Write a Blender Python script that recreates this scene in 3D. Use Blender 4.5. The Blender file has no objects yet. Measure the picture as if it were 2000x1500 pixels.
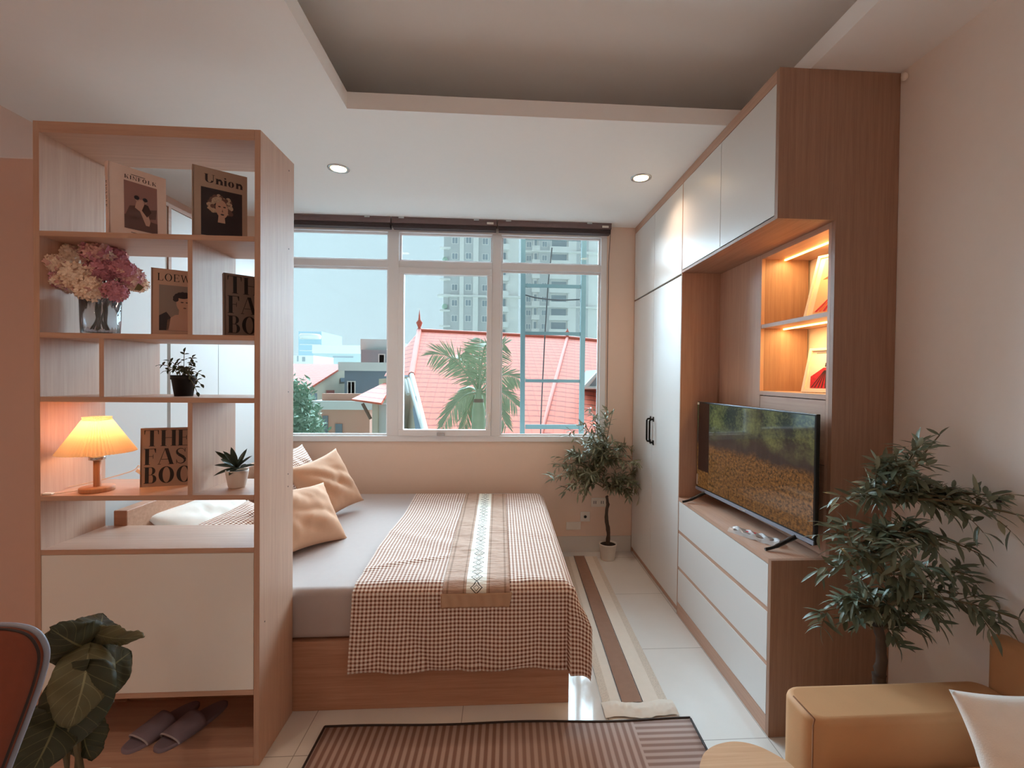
import bpy, bmesh, math, random
from math import sin, cos, pi, radians as R_
from mathutils import Vector, Matrix, noise
random.seed(7)
sc = bpy.context.scene
COL = sc.collection
# ------------------------------------------------------------------ camera
F, CX, CY = 900.0, 1034.98, 747.80
YAW, PITCH, ROLL, HC = .06093870, -.01400747, .01043798, 1.40191606
def cam_axes():
    r = Vector((cos(YAW), -sin(YAW), 0)); f = Vector((sin(YAW), cos(YAW), 0)); u = Vector((0, 0, 1))
    f2 = f*cos(PITCH)+u*sin(PITCH); u2 = u*cos(PITCH)-f*sin(PITCH)
    return r*cos(ROLL)+u2*sin(ROLL), u2*cos(ROLL)-r*sin(ROLL), f2
CR, CU, CF = cam_axes()
EYE = Vector((0, 0, HC))
cam = bpy.data.cameras.new('camera'); camo = bpy.data.objects.new('camera', cam); COL.objects.link(camo)
cam.sensor_width = 36; cam.lens = F/2000*36; cam.shift_x = (1000-CX)/2000; cam.shift_y = (CY-750)/2000
cam.clip_start = .02; cam.clip_end = 2000
m = Matrix((CR, CU, -CF)).transposed().to_4x4(); m.translation = EYE; camo.matrix_world = m
sc.camera = camo
def ray(u, v): return CF*F+CR*(u-CX)-CU*(v-CY)
def PY(u, v, y): d = ray(u, v); return EYE+d*(y/d.y)
def PX(u, v, x): d = ray(u, v); return EYE+d*(x/d.x)
def PZ(u, v, z): d = ray(u, v); return EYE+d*((z-HC)/d.z)
# ------------------------------------------------------------------ world, sun, exposure
sc.view_settings.view_transform = 'Standard'; sc.view_settings.look = 'None'
sc.view_settings.gamma = 1; sc.view_settings.use_curve_mapping = False
sc.view_settings.exposure = 0.70
sc.cycles.max_bounces = 16; sc.cycles.diffuse_bounces = 12; sc.cycles.volume_bounces = 2; sc.cycles.transparent_max_bounces = 12
w = bpy.data.worlds.new('sky'); sc.world = w; w.use_nodes = True
nt = w.node_tree; nt.nodes.clear()
wo = nt.nodes.new('ShaderNodeOutputWorld'); bg = nt.nodes.new('ShaderNodeBackground')
tc = nt.nodes.new('ShaderNodeTexCoord'); sx = nt.nodes.new('ShaderNodeSeparateXYZ'); rp = nt.nodes.new('ShaderNodeValToRGB')
nt.links.new(tc.outputs['Generated'], sx.inputs[0]); nt.links.new(sx.outputs['Z'], rp.inputs[0])
rp.color_ramp.elements[0].position = 0; rp.color_ramp.elements[0].color = (.59, .74, .80, 1)
rp.color_ramp.elements[1].position = .6; rp.color_ramp.elements[1].color = (.49, .70, .79, 1)
nt.links.new(rp.outputs[0], bg.inputs[0]); bg.inputs[1].default_value = .50
nt.links.new(bg.outputs[0], wo.inputs[0])
sun = bpy.data.lights.new('sun', 'SUN'); sun.energy = 20.5; sun.angle = R_(80); sun.color = (.60, .84, 1.0)
suno = bpy.data.objects.new('sun', sun); COL.objects.link(suno)
suno.rotation_euler = Vector((-.02, -1.0, -.52)).to_track_quat('-Z', 'Y').to_euler()
suno.location = (0, 9, 8)
# ------------------------------------------------------------------ materials
MATS = {}
def srgb(c):
    if isinstance(c, str): c = [int(c[i:i+2], 16)/255 for i in (0, 2, 4)]
    return tuple((x/12.92 if x <= .04045 else ((x+.055)/1.055)**2.4) for x in c)+(1,)
class NT:
    def __init__(s, name):
        s.m = bpy.data.materials.new(name); s.m.use_nodes = True; s.t = s.m.node_tree
        s.b = s.t.nodes['Principled BSDF']; s.out = s.t.nodes['Material Output']; MATS[name] = s.m
    def n(s, k, **kw):
        x = s.t.nodes.new('ShaderNode'+k)
        for a, b in kw.items(): setattr(x, a, b)
        return x
    def l(s, a, b): s.t.links.new(a, b)
    def math(s, op, a, b=None, c=None):
        x = s.n('Math', operation=op)
        for i, v in enumerate((a, b, c)):
            if v is None: continue
            if isinstance(v, (int, float)): x.inputs[i].default_value = v
            else: s.l(v, x.inputs[i])
        return x.outputs[0]
    def mix(s, f, a, b):
        x = s.n('Mix', data_type='RGBA')
        for i, v in ((0, f), (6, a), (7, b)):
            if isinstance(v, (int, float, tuple)): x.inputs[i].default_value = v
            else: s.l(v, x.inputs[i])
        return x.outputs[2]
    def coords(s, kind='Object', scale=(1, 1, 1)):
        mp = s.n('Mapping'); mp.inputs['Scale'].default_value = scale
        if kind == 'World': g = s.n('NewGeometry'); s.l(g.outputs['Position'], mp.inputs[0])
        else: g = s.n('TexCoord'); s.l(g.outputs[kind], mp.inputs[0])
        return mp.outputs[0]
    def noise(s, vec, scale, detail=3, rough=.5):
        x = s.n('TexNoise'); x.inputs['Scale'].default_value = scale; x.inputs['Detail'].default_value = detail
        x.inputs['Roughness'].default_value = rough; s.l(vec, x.inputs['Vector']); return x.outputs['Fac']
    def bump(s, h, strength=.2, dist=.01):
        x = s.n('Bump'); x.inputs['Strength'].default_value = strength; x.inputs['Distance'].default_value = dist
        s.l(h, x.inputs['Height']); s.l(x.outputs[0], s.b.inputs['Normal'])
    def set(s, col=None, rough=.5, metal=0, spec=.5):
        if col is not None:
            if isinstance(col, tuple): s.b.inputs['Base Color'].default_value = col
            else: s.l(col, s.b.inputs['Base Color'])
        s.b.inputs['Roughness'].default_value = rough; s.b.inputs['Metallic'].default_value = metal
        s.b.inputs['Specular IOR Level'].default_value = spec
        return s.m
def plain(name, col, rough=.5, metal=0, spec=.5, var=.04, vs=30, bump=0, bs=200, kind='World'):
    n = NT(name); c = srgb(col); v = n.coords(kind)
    f = n.noise(v, vs)
    a = tuple(max(0, x*(1-var)) for x in c[:3])+(1,); b = tuple(min(1, x*(1+var)) for x in c[:3])+(1,)
    n.set(n.mix(f, a, b), rough, metal, spec)
    if bump: n.bump(n.noise(v, bs, 4), bump, .002)
    return n.m
def wood(name, ca, cb, axis='Z', rough=.45, spec=.35):
    n = NT(name); s = {'Z': (34, 34, 1.1), 'X': (1.1, 34, 34), 'Y': (34, 1.1, 34)}[axis]
    v = n.coords('World', s); f1 = n.noise(v, 2.2, 6, .62)
    s2 = tuple(x*6 for x in s); f2 = n.noise(n.coords('World', s2), 2, 3, .5)
    f = n.math('ADD', n.math('MULTIPLY', f1, .7), n.math('MULTIPLY', f2, .3))
    mr = n.n('MapRange'); mr.inputs[1].default_value = .34; mr.inputs[2].default_value = .66; n.l(f, mr.inputs[0])
    n.set(n.mix(mr.outputs[0], srgb(ca), srgb(cb)), rough, 0, spec); n.bump(f2, .05, .001)
    return n.m
OA, OB = 'BC9580', 'CCA68F'
wood('oak_z', OA, OB, 'Z'); wood('oak_x', OA, OB, 'X'); wood('oak_y', OA, OB, 'Y')
wood('walnut_z', '96725F', 'AC8771', 'Z'); wood('walnut_y', '9C7661', 'B38C75', 'Y')
wood('bed_wood', 'AC7C60', 'C4957A', 'X'); wood('pale_wood', 'C49C7C', 'D6B291', 'X')
wood('lamp_wood', 'C08058', 'D29A70', 'Z')
plain('peach_wall', 'ECD2C0', .85, spec=.2, var=.015, bump=.05, bs=90)
plain('pink_wall', 'F5EDE6', .85, spec=.2, var=.015, bump=.05, bs=90)
plain('rose_wall', 'E0C0B2', .85, spec=.2, var=.015)
plain('ceiling_white', 'F6F4F2', .9, spec=.15, var=.01)
plain('white_gloss', 'EEEAE4', .16, spec=.55, var=.005)
plain('white_satin', 'E0DDD9', .33, spec=.4, var=.005)
plain('closet_white', 'C9C6C3', .4, var=.01)
plain('frame_white', 'E9E6E6', .4, var=.01)
plain('black_metal', '15130F', .35, metal=.6)
plain('blind_brown', '7A6462', .6, var=.1)
plain('blind_dark', '4A3B3B', .6, var=.1)
plain('silver', 'C8C8C8', .25, metal=1)
plain('plastic_white', 'EAE2D8', .35)
plain('black_plastic', '121212', .3)
plain('sheet_grey', 'B9ABA6', .9, spec=.1, var=.03, bump=.06, bs=400)
plain('mattress_white', 'E8E2DA', .9, spec=.1)
plain('cushion_tan', 'D0A284', .8, spec=.2, var=.05, bump=.1, bs=500)
plain('cushion_white', 'FAF4EC', .9, spec=.1, var=.05, bump=.3, bs=350)
plain('sofa_tan', 'C9986C', .62, spec=.35, var=.08, vs=9, bump=.08, bs=220)
plain('seam_tan', '8A5E40', .8)
plain('leather', '7C3C26', .55, spec=.4, var=.10, vs=60, bump=.15, bs=350)
plain('piping_dark', '2A1A16', .6); plain('piping_grey', '8A8C98', .5)
plain('satin_tan', 'C29C7E', .5, spec=.4, var=.08)
plain('cream_cloth', 'DDD0C2', .85, spec=.1, var=.04, bump=.2, bs=120)
plain('brown_cloth', '9A7866', .85, spec=.1, var=.08, bump=.2, bs=120)
plain('pot_white', 'E5DCD2', .5); plain('pot_black', '100E0D', .55); plain('soil', '2A1D14', .9)
plain('bark', '4B3B30', .85, var=.3, vs=40, bump=.5, bs=80)
plain('bark_green', '6B5E45', .8, var=.2, bump=.3)
plain('slipper_grey', '8E808C', .95, spec=.1, var=.06, bump=.3, bs=600)
plain('slipper_trim', 'B8AFB6', .9)
plain('book_paper', 'E9DDCB', .8); plain('book_pink', 'EBD0C2', .5); plain('book_beige', 'B39C8B', .5)
plain('book_loewe', 'C5A28E', .5); plain('book_grey', '7D6A60', .5); plain('book_fashion', '9A8070', .5)
plain('ink', '151010', .5); plain('ink_brown', '40251D', .5)
plain('pic_mauve', '9A7068', .5); plain('pic_light', 'C9A08E', .5); plain('pic_dark', '2B2026', .5); plain('pic_mid', '6A4A44', .5)
plain('pic_hair', 'BFA58E', .5, var=.5, vs=160); plain('pic_skin', 'C79F8A', .5); plain('pic_grey', '8F7F77', .5)
plain('pic_orange', 'E0633C', .6, var=.15, vs=120); plain('pic_red', 'C92733', .6, var=.35, vs=110); plain('pic_peach', 'F0C29A', .6); plain('pic_paper', 'F4E6D8', .6)
plain('pic_sky', '9A8A82', .5)
plain('wire_white', 'E2CDC2', .5)
plain('olive_fruit', '20141C', .3)
def leafmat(name, a, b, back=None, rough=.5, sc_=25):
    n = NT(name); v = n.coords('World'); f = n.noise(v, sc_, 2)
    c = n.mix(f, srgb(a), srgb(b))
    if back:
        g = n.n('NewGeometry'); c = n.mix(g.outputs['Backfacing'], c, srgb(back))
    n.set(c, rough, 0, .4); return n.m
leafmat('olive_leaf', '66694E', '8A8A70', 'A8A890', .45)
leafmat('olive_leaf_dark', '525A48', '747C66', '969C86', .4)
leafmat('dark_leaf', '2C3020', '444630', '66603F', .5, 14)
leafmat('small_leaf', '25301F', '4B5338', '606048', .45, 60)
leafmat('ficus_leaf', '26362A', '3C4C3A', '5A6450', .4, 60)
leafmat('palm_leaf', '7F8D70', 'A0AA8C', 'AAB096', .5, 6)
leafmat('tree_leaf', '74917A', '98AC94', None, .7, 3)
plain('petal_cream', 'F2DCC6', .8, spec=.1, var=.12, vs=60); plain('petal_pink', 'CB8C9A', .8, spec=.1, var=.2, vs=60); plain('petal_blush', 'E3B8B0', .8, spec=.1, var=.15, vs=60)
def emis(name, col, st):
    n = NT(name); c = srgb(col); n.set(c, .6)
    n.b.inputs['Emission Color'].default_value = c; n.b.inputs['Emission Strength'].default_value = st; return n.m
emis('lamp_glow', 'FFD9A0', 9); emis('led_glow', 'FFB45A', 10); emis('bulb_glow', 'FFC070', 6)
# pane glass: clear with a faint reflection
def glass(name, tint, fac):
    n = NT(name); tr = n.n('BsdfTransparent'); tr.inputs[0].default_value = tint
    gl = n.n('BsdfGlossy'); gl.inputs['Roughness'].default_value = .02
    fr = n.n('Fresnel'); fr.inputs[0].default_value = 1.3
    mx = n.n('MixShader'); n.l(n.math('MULTIPLY', fr.outputs[0], fac), mx.inputs[0]); n.l(tr.outputs[0], mx.inputs[1]); n.l(gl.outputs[0], mx.inputs[2])
    n.l(mx.outputs[0], n.out.inputs[0]); return n.m
glass('window_glass', (.97, .985, .985, 1), .8)
n = NT('vase_glass'); n.set((.82, .86, .90, 1), .06); n.b.inputs['Transmission Weight'].default_value = .93; n.b.inputs['IOR'].default_value = 1.35
n = NT('wrap_plastic'); n.set((.95, .95, .95, 1), .12); n.b.inputs['Transmission Weight'].default_value = .55
n = NT('lamp_shade'); n.set(srgb('F6E0C6'), .8, 0, .1)
tl = n.n('BsdfTranslucent'); tl.inputs[0].default_value = srgb('F8DDB8'); mx = n.n('MixShader'); mx.inputs[0].default_value = .55
n.l(n.b.outputs[0], mx.inputs[1]); n.l(tl.outputs[0], mx.inputs[2]); n.l(mx.outputs[0], n.out.inputs[0])
# floor tiles
n = NT('floor_tile'); br = n.n('TexBrick'); br.offset = 0; br.inputs['Scale'].default_value = 1
br.inputs['Brick Width'].default_value = .6; br.inputs['Row Height'].default_value = .6; br.inputs['Mortar Size'].default_value = .0018
v = n.coords('World'); mp = v.node; mp.inputs['Location'].default_value = (.15, .08, 0); n.l(v, br.inputs['Vector'])
fv = n.noise(n.coords('World', (1, 1, 1)), 3.2, 5, .6)
br.inputs['Mortar'].default_value = srgb('A9A39C')
n.l(n.mix(fv, srgb('D8D2CB'), srgb('E6E1DB')), br.inputs['Color1']); n.l(n.mix(fv, srgb('DAD4CD'), srgb('E4DFD9')), br.inputs['Color2'])
n.set(br.outputs['Color'], .07, 0, .6)
# gingham (uses UV in metres)
def gingham(name, period=.0165):
    n = NT(name); t = n.n('TexCoord'); s = n.n('SeparateXYZ'); n.l(t.outputs['UV'], s.inputs[0])
    a = n.math('GREATER_THAN', n.math('FRACT', n.math('DIVIDE', s.outputs[0], period)), .5)
    b = n.math('GREATER_THAN', n.math('FRACT', n.math('DIVIDE', s.outputs[1], period)), .5)
    f = n.math('MULTIPLY', n.math('ADD', a, b), .5)
    rp = n.n('ValToRGB'); n.l(f, rp.inputs[0]); e = rp.color_ramp.elements; e[0].position = 0; e[0].color = srgb('F4ECE4'); e[1].position = 1; e[1].color = srgb('7A5040')
    k = e.new(.5); k.color = srgb('CBA998'); rp.color_ramp.interpolation = 'LINEAR'
    n.set(rp.outputs[0], .9, 0, .1)
    n.bump(n.noise(n.coords('UV'), 45, 4), .25, .006); return n.m
gingham('gingham')
# bed runner
n = NT('bed_runner_cloth'); t = n.n('TexCoord'); s = n.n('SeparateXYZ'); n.l(t.outputs['UV'], s.inputs[0])
U, V = s.outputs[0], s.outputs[1]     # U in -1..1 across, V metres along
au = n.math('ABSOLUTE', U)
center = n.math('LESS_THAN', au, .30); line = n.math('COMPARE', au, .86, .03); line2 = n.math('COMPARE', au, .38, .02)
vv = n.math('ABSOLUTE', n.math('SUBTRACT', n.math('FRACT', n.math('DIVIDE', V, .052)), .5))
dd = n.math('ADD', n.math('DIVIDE', au, .17), n.math('MULTIPLY', vv, 2))
dia = n.math('COMPARE', dd, 1.0, .11); dia2 = n.math('COMPARE', dd, .5, .07)
edge = n.math('COMPARE', n.math('FRACT', n.math('DIVIDE', V, .013)), .5, .25)
dotl = n.math('MULTIPLY', n.math('COMPARE', au, .26, .02), edge)
dm = n.math('MINIMUM', n.math('ADD', n.math('ADD', dia, dia2), n.math('MULTIPLY', dotl, .0)), 1)
c1 = n.mix(dm, srgb('EAE3D6'), srgb('4A4038'))
tan = n.mix(n.noise(n.coords('UV', (3, 60, 1)), 1.5, 3), srgb('A27E6A'), srgb('C6A48E'))
tan = n.mix(n.math('MULTIPLY', n.math('MINIMUM', n.math('ADD', line, line2), 1), .6), tan, srgb('7C5A44'))
n.set(n.mix(center, tan, c1), .75, 0, .25); n.bump(n.noise(n.coords('UV', (2.0, 70, 1)), 1.5, 3), .5, .01)
def veined(name, a, b_, vein):
    n = NT(name); t = n.n('TexCoord'); s = n.n('SeparateXYZ'); n.l(t.outputs['UV'], s.inputs[0]); au = n.math('ABSOLUTE', s.outputs[0])
    mid_ = n.math('LESS_THAN', au, .035); sd = n.math('FRACT', n.math('MULTIPLY', n.math('SUBTRACT', s.outputs[1], n.math('MULTIPLY', au, .28)), 7.0))
    f = n.math('MINIMUM', n.math('ADD', mid_, n.math('MULTIPLY', n.math('LESS_THAN', sd, .07), .55)), 1)
    n.set(n.mix(f, n.mix(n.noise(n.coords('World'), 14, 3), srgb(a), srgb(b_)), srgb(vein)), .5, 0, .35); n.bump(sd, .15, .004)
veined('broad_leaf', '2C2F20', '46462F', '6E6A48'); veined('broad_leaf_pale', '57523A', '6E6848', '8A8460')
# striped rug (local x metres)
n = NT('rug_stripes'); t = n.n('TexCoord'); s = n.n('SeparateXYZ'); n.l(t.outputs['Object'], s.inputs[0])
sa = n.math('SINE', n.math('MULTIPLY', s.outputs[0], 2*pi/.0285)); sb = n.math('SINE', n.math('MULTIPLY', s.outputs[1], 2*pi/.0285))
isr = n.math('GREATER_THAN', s.outputs[0], .495)
st = n.math('ADD', n.math('MULTIPLY', sa, n.math('SUBTRACT', 1, isr)), n.math('MULTIPLY', sb, isr))
mr = n.n('MapRange'); mr.inputs[1].default_value = -.5; mr.inputs[2].default_value = .5; n.l(st, mr.inputs[0])
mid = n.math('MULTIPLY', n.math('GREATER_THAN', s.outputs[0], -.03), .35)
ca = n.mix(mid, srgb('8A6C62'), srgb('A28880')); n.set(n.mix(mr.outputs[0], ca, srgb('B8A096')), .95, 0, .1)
n.bump(n.noise(n.coords('Object', (1, 1, 1)), 500, 2), .3, .002)
# lace edge cloth for the floor runner
plain('lace', 'CFC0B0', .9, spec=.1, var=.35, vs=220)
# tv screen: autumn woods
n = NT('tv_screen'); t = n.n('TexCoord'); s = n.n('SeparateXYZ'); n.l(t.outputs['UV'], s.inputs[0]); u, v = s.outputs[0], s.outputs[1]
lv = n.coords('UV', (60, 34, 1)); leaf = n.noise(lv, 1.0, 5, .75); big = n.noise(n.coords('UV', (5, 3, 1)), 1.3, 3)
gr = n.n('ValToRGB'); e = gr.color_ramp.elements; e[0].position = .38; e[0].color = (.018, .010, .004, 1); e[1].position = .66; e[1].color = (.30, .13, .035, 1); n.l(leaf, gr.inputs[0])
tr = n.n('ValToRGB'); e = tr.color_ramp.elements; e[0].position = .42; e[0].color = (.012, .014, .012, 1); e[1].position = .68; e[1].color = (.20, .21, .07, 1); n.l(n.math('ADD', n.math('MULTIPLY', leaf, .5), n.math('MULTIPLY', big, .5)), tr.inputs[0])
vert = n.noise(n.coords('UV', (45, 1, 1)), 1.0, 2); dk = n.mix(vert, (.010, .008, .008, 1), (.05, .035, .03, 1))
hor = n.math('ADD', .52, n.math('MULTIPLY', n.math('SUBTRACT', n.noise(n.coords('UV', (3, 1, 1)), 2, 2), .5), .25))
below = n.n('MapRange'); below.inputs[1].default_value = -.04; below.inputs[2].default_value = .04; n.l(n.math('SUBTRACT', hor, v), below.inputs[0])
top = n.n('MapRange'); top.inputs[1].default_value = .60; top.inputs[2].default_value = .78; n.l(n.math('ADD', v, n.math('MULTIPLY', n.math('SUBTRACT', big, .5), .35)), top.inputs[0])
c = n.mix(top.outputs[0], dk, tr.outputs[0]); c = n.mix(below.outputs[0], c, gr.outputs[0])
trunk = n.math('MULTIPLY', n.math('LESS_THAN', n.math('ABSOLUTE', n.math('SUBTRACT', u, .075)), .065), n.math('GREATER_THAN', v, .20))
c = n.mix(trunk, c, (.018, .007, .005, 1))
n.set((.01, .01, .01, 1), .06, 0, .6); n.l(c, n.b.inputs['Emission Color']); n.b.inputs['Emission Strength'].default_value = .46
# exterior
def rooftile(name, a, b, sxy=(.28, .33)):
    n = NT(name); t = n.n('TexCoord'); s = n.n('SeparateXYZ'); n.l(t.outputs['UV'], s.inputs[0])
    fv = n.math('FRACT', n.math('DIVIDE', s.outputs[1], sxy[1])); fu = n.math('FRACT', n.math('DIVIDE', s.outputs[0], sxy[0]))
    wavy = n.math('MULTIPLY', n.math('SINE', n.math('MULTIPLY', fu, 2*pi)), .04)
    d = n.math('LESS_THAN', n.math('ADD', fv, wavy), .2); d2 = n.math('MULTIPLY', n.math('LESS_THAN', fu, .12), .3)
    c = n.mix(n.noise(n.coords('UV'), 3, 3), srgb(a), srgb(b)); c = n.mix(n.math('MINIMUM', n.math('ADD', n.math('MULTIPLY', d, .9), d2), 1), c, srgb('9A4636'))
    n.set(c, .7, 0, .2); return n.m
plain('roof_cap', 'D9705A', .7, var=.06)
rooftile('roof_tile', 'D9654C', 'E27358')
rooftile('roof_tile_far', 'B85642', 'C4664F', (.4, .5))
for nm, c in dict(ext_white='D5D5D0', ext_cream='CFC4B0', ext_grey='9C9C9E', ext_slate='7C8893', ext_pink='CC9C88', ext_tower='B4B0AE', ext_towerw='D9D2CC', ext_win='7C8288', ext_red='A8655A', ext_blue='8CB4C8', ext_ground='9AA096', ext_brown='7A6558', steel='5F7578', cable='4A4A4C', ext_flat='A8B8B8').items():
    plain(nm, c, .8, spec=.2, var=.05, vs=1.5)

# ------------------------------------------------------------------ mesh builder
class MB:
    def __init__(s): s.v = []; s.f = []; s.mi = []; s.uv = {}; s.smooth = []
    def add(s, vs, fs, mi=0, sm=False, uvs=None):
        o = len(s.v); s.v += [Vector(p) for p in vs]
        for f in fs:
            if uvs is not None: s.uv[len(s.f)] = [uvs[i] for i in f]
            s.f.append([i+o for i in f]); s.mi.append(mi); s.smooth.append(sm)
        return s
    def box(s, a, b, mi=0):
        x0, y0, z0 = a; x1, y1, z1 = b
        vs = [(x, y, z) for z in (min(z0, z1), max(z0, z1)) for y in (min(y0, y1), max(y0, y1)) for x in (min(x0, x1), max(x0, x1))]
        return s.add(vs, [(0, 2, 3, 1), (4, 5, 7, 6), (0, 1, 5, 4), (2, 6, 7, 3), (0, 4, 6, 2), (1, 3, 7, 5)], mi)
    def prism(s, pts, d, mi=0, sm=False):
        n_ = len(pts); d = Vector(d); vs = [Vector(p) for p in pts]; vs += [p+d for p in vs]
        fs = [tuple(range(n_))[::-1], tuple(range(n_, 2*n_))]
        s.add(vs, fs, mi, False); 
        return s.add(vs, [(i, (i+1) % n_, (i+1) % n_+n_, i+n_) for i in range(n_)], mi, sm)
    def poly(s, pts, mi=0): return s.add(pts, [tuple(range(len(pts)))], mi)
    def tube(s, pts, r, seg=8, mi=0, cap=True):
        pts = [Vector(p) for p in pts]; n_ = len(pts); rr = r if isinstance(r, (list, tuple)) else [r]*n_
        vs = []; up = None
        for i, p in enumerate(pts):
            t = (pts[min(i+1, n_-1)]-pts[max(i-1, 0)]).normalized()
            if up is None: up = t.orthogonal().normalized()
            up = (up-t*up.dot(t)); up = up.normalized() if up.length > 1e-6 else t.orthogonal().normalized()
            sd = t.cross(up)
            for k in range(seg):
                a = 2*pi*k/seg; vs.append(p+(up*cos(a)+sd*sin(a))*rr[i])
        fs = [(i*seg+k, i*seg+(k+1) % seg, (i+1)*seg+(k+1) % seg, (i+1)*seg+k) for i in range(n_-1) for k in range(seg)]
        s.add(vs, fs, mi, True)
        if cap: s.add(vs[:seg], [tuple(range(seg))[::-1]], mi); s.add(vs[-seg:], [tuple(range(seg))], mi)
        return s
    def lathe(s, c, prof, seg=32, mi=0, sm=True, wob=None):
        c = Vector(c); vs = []
        for (r, z) in prof:
            for k in range(seg):
                a = 2*pi*k/seg; q = r*(wob(k, z) if wob else 1); vs.append(c+Vector((q*cos(a), q*sin(a), z)))
        n_ = len(prof)
        return s.add(vs, [(i*seg+k, i*seg+(k+1) % seg, (i+1)*seg+(k+1) % seg, (i+1)*seg+k) for i in range(n_-1) for k in range(seg)], mi, sm)
    def grid(s, fn, nu, nv, mi=0, sm=True, uv=None):
        vs = [fn(i/nu, j/nv) for j in range(nv+1) for i in range(nu+1)]
        uvs = [uv(i/nu, j/nv) for j in range(nv+1) for i in range(nu+1)] if uv else None
        return s.add(vs, [(j*(nu+1)+i, j*(nu+1)+i+1, (j+1)*(nu+1)+i+1, (j+1)*(nu+1)+i) for j in range(nv) for i in range(nu)], mi, sm, uvs)
    def ball(s, c, r, mi=0, seg=12, sc3=(1, 1, 1)):
        c = Vector(c); n_ = seg//2; vs = []
        for j in range(n_+1):
            for k in range(seg):
                a = 2*pi*k/seg; b = pi*j/n_-pi/2; vs.append(c+Vector((r*sc3[0]*cos(b)*cos(a), r*sc3[1]*cos(b)*sin(a), r*sc3[2]*sin(b))))
        return s.add(vs, [(j*seg+k, j*seg+(k+1) % seg, (j+1)*seg+(k+1) % seg, (j+1)*seg+k) for j in range(n_) for k in range(seg)], mi, True)
    def xf(s, M):
        s.v = [M @ p for p in s.v]; return s
ORG = {}
def obj(name, mb, mats, parent=None, local=False, bevel=0, sub=0, thick=0, weld=False):
    me = bpy.data.meshes.new(name)
    if parent is None and not local:
        xs = [p.x for p in mb.v]; ys = [p.y for p in mb.v]; zs = [p.z for p in mb.v]
        org = Vector(((min(xs)+max(xs))/2, (min(ys)+max(ys))/2, min(zs)))
    elif local or parent is None: org = Vector((0, 0, 0))
    else: org = ORG[parent.name]
    me.from_pydata([p-org for p in mb.v], [], mb.f)
    if isinstance(mats, str): mats = [mats]
    for k in mats: me.materials.append(MATS[k])
    me.polygons.foreach_set('material_index', mb.mi); me.polygons.foreach_set('use_smooth', mb.smooth)
    if mb.uv:
        l = me.uv_layers.new(name='uv')
        for pi_, p in enumerate(me.polygons):
            if pi_ in mb.uv:
                for li, q in zip(p.loop_indices, mb.uv[pi_]): l.data[li].uv = q
    if weld:
        b = bmesh.new(); b.from_mesh(me); bmesh.ops.remove_doubles(b, verts=b.verts, dist=1e-5); b.to_mesh(me); b.free()
    me.update()
    o = bpy.data.objects.new(name, me); COL.objects.link(o)
    if parent: o.parent = parent; ORG[o.name] = org
    else: o.location = org; ORG[o.name] = org
    if thick: d = o.modifiers.new('thickness', 'SOLIDIFY'); d.thickness = thick; d.offset = 0
    if sub: d = o.modifiers.new('smooth', 'SUBSURF'); d.levels = sub; d.render_levels = sub
    if bevel: d = o.modifiers.new('bevel', 'BEVEL'); d.width = bevel; d.segments = 2; d.limit_method = 'ANGLE'
    return o
def tag(o, label=None, cat=None, group=None, kind=None):
    if label: o['label'] = label
    if cat: o['category'] = cat
    if group: o['group'] = group
    if kind: o['kind'] = kind
    return o
def thing(name, label, cat, loc=(0, 0, 0), rz=0, group=None):
    o = bpy.data.objects.new(name, None); COL.objects.link(o); o.location = loc; o.rotation_euler = (0, 0, rz); o.empty_display_size = .1
    ORG[o.name] = Vector(loc); return tag(o, label, cat, group)
def copy_tree(o, parent=None):
    c = o.copy(); COL.objects.link(c)
    if parent: c.parent = parent
    for ch in [k for k in bpy.data.objects if k.parent == o]: copy_tree(ch, c)
    return c
def struct(name, mb, mats, **kw): return tag(obj(name, mb, mats, **kw), kind='structure')
def arc(cx, cy, r, a0, a1, n_): return [(cx+r*cos(a0+(a1-a0)*i/n_), cy+r*sin(a0+(a1-a0)*i/n_)) for i in range(n_+1)]
def bez(a, b, c, d, n_=12):
    a, b, c, d = map(Vector, (a, b, c, d)); return [a*(1-t)**3+b*3*t*(1-t)**2+c*3*t*t*(1-t)+d*t**3 for t in [i/n_ for i in range(n_+1)]]
def smooth_path(pts, n_=6):
    pts = [Vector(p) for p in pts]; out = []
    for i in range(len(pts)-1):
        p0 = pts[max(i-1, 0)]; p1 = pts[i]; p2 = pts[i+1]; p3 = pts[min(i+2, len(pts)-1)]
        for k in range(n_):
            t = k/n_; out.append(.5*((2*p1)+(p2-p0)*t+(2*p0-5*p1+4*p2-p3)*t*t+(-p0+3*p1-3*p2+p3)*t**3))
    return out+[pts[-1]]

# ------------------------------------------------------------------ key dimensions
XL, XR, YB, YN0, ZC, ZT = -2.27, 1.543, 3.65, -2.6, 2.6, 2.90
XW, YM, YN, XW2, ZUB, ZLT = 1.0534, 2.6628, 1.7223, 1.287, 2.021, .6947
# ------------------------------------------------------------------ room shell
struct('floor', MB().box((XL-.15, YN0-.15, -.12), (XR+.15, YB+.15, 0)), 'floor_tile')
struct('wall_left', MB().box((XL-.15, YN0-.15, 0), (XL, YB+.15, ZT+.15)), 'rose_wall')
struct('wall_right', MB().box((XR, YN0-.15, 0), (XR+.15, YB+.15, ZT+.15)), 'pink_wall')
struct('wall_front', MB().box((XL, YN0-.15, 0), (XR, YN0, ZT+.15)), 'pink_wall')
WX0, WX1, WZ0, WZ1 = -1.70, .826, .884, 2.56
struct('wall_back', MB().box((XL, YB, 0), (XR, YB+.15, WZ0)).box((XL, YB, WZ1), (XR, YB+.15, ZT+.15)).box((XL, YB, WZ0), (WX0, YB+.15, WZ1)).box((WX1, YB, WZ0), (XR, YB+.15, WZ1)), 'peach_wall')
TX0, TX1, TY0, TY1 = -.708, 1.178, -1.6, 2.14
FZ = ZC+.075
b = MB()
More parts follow.
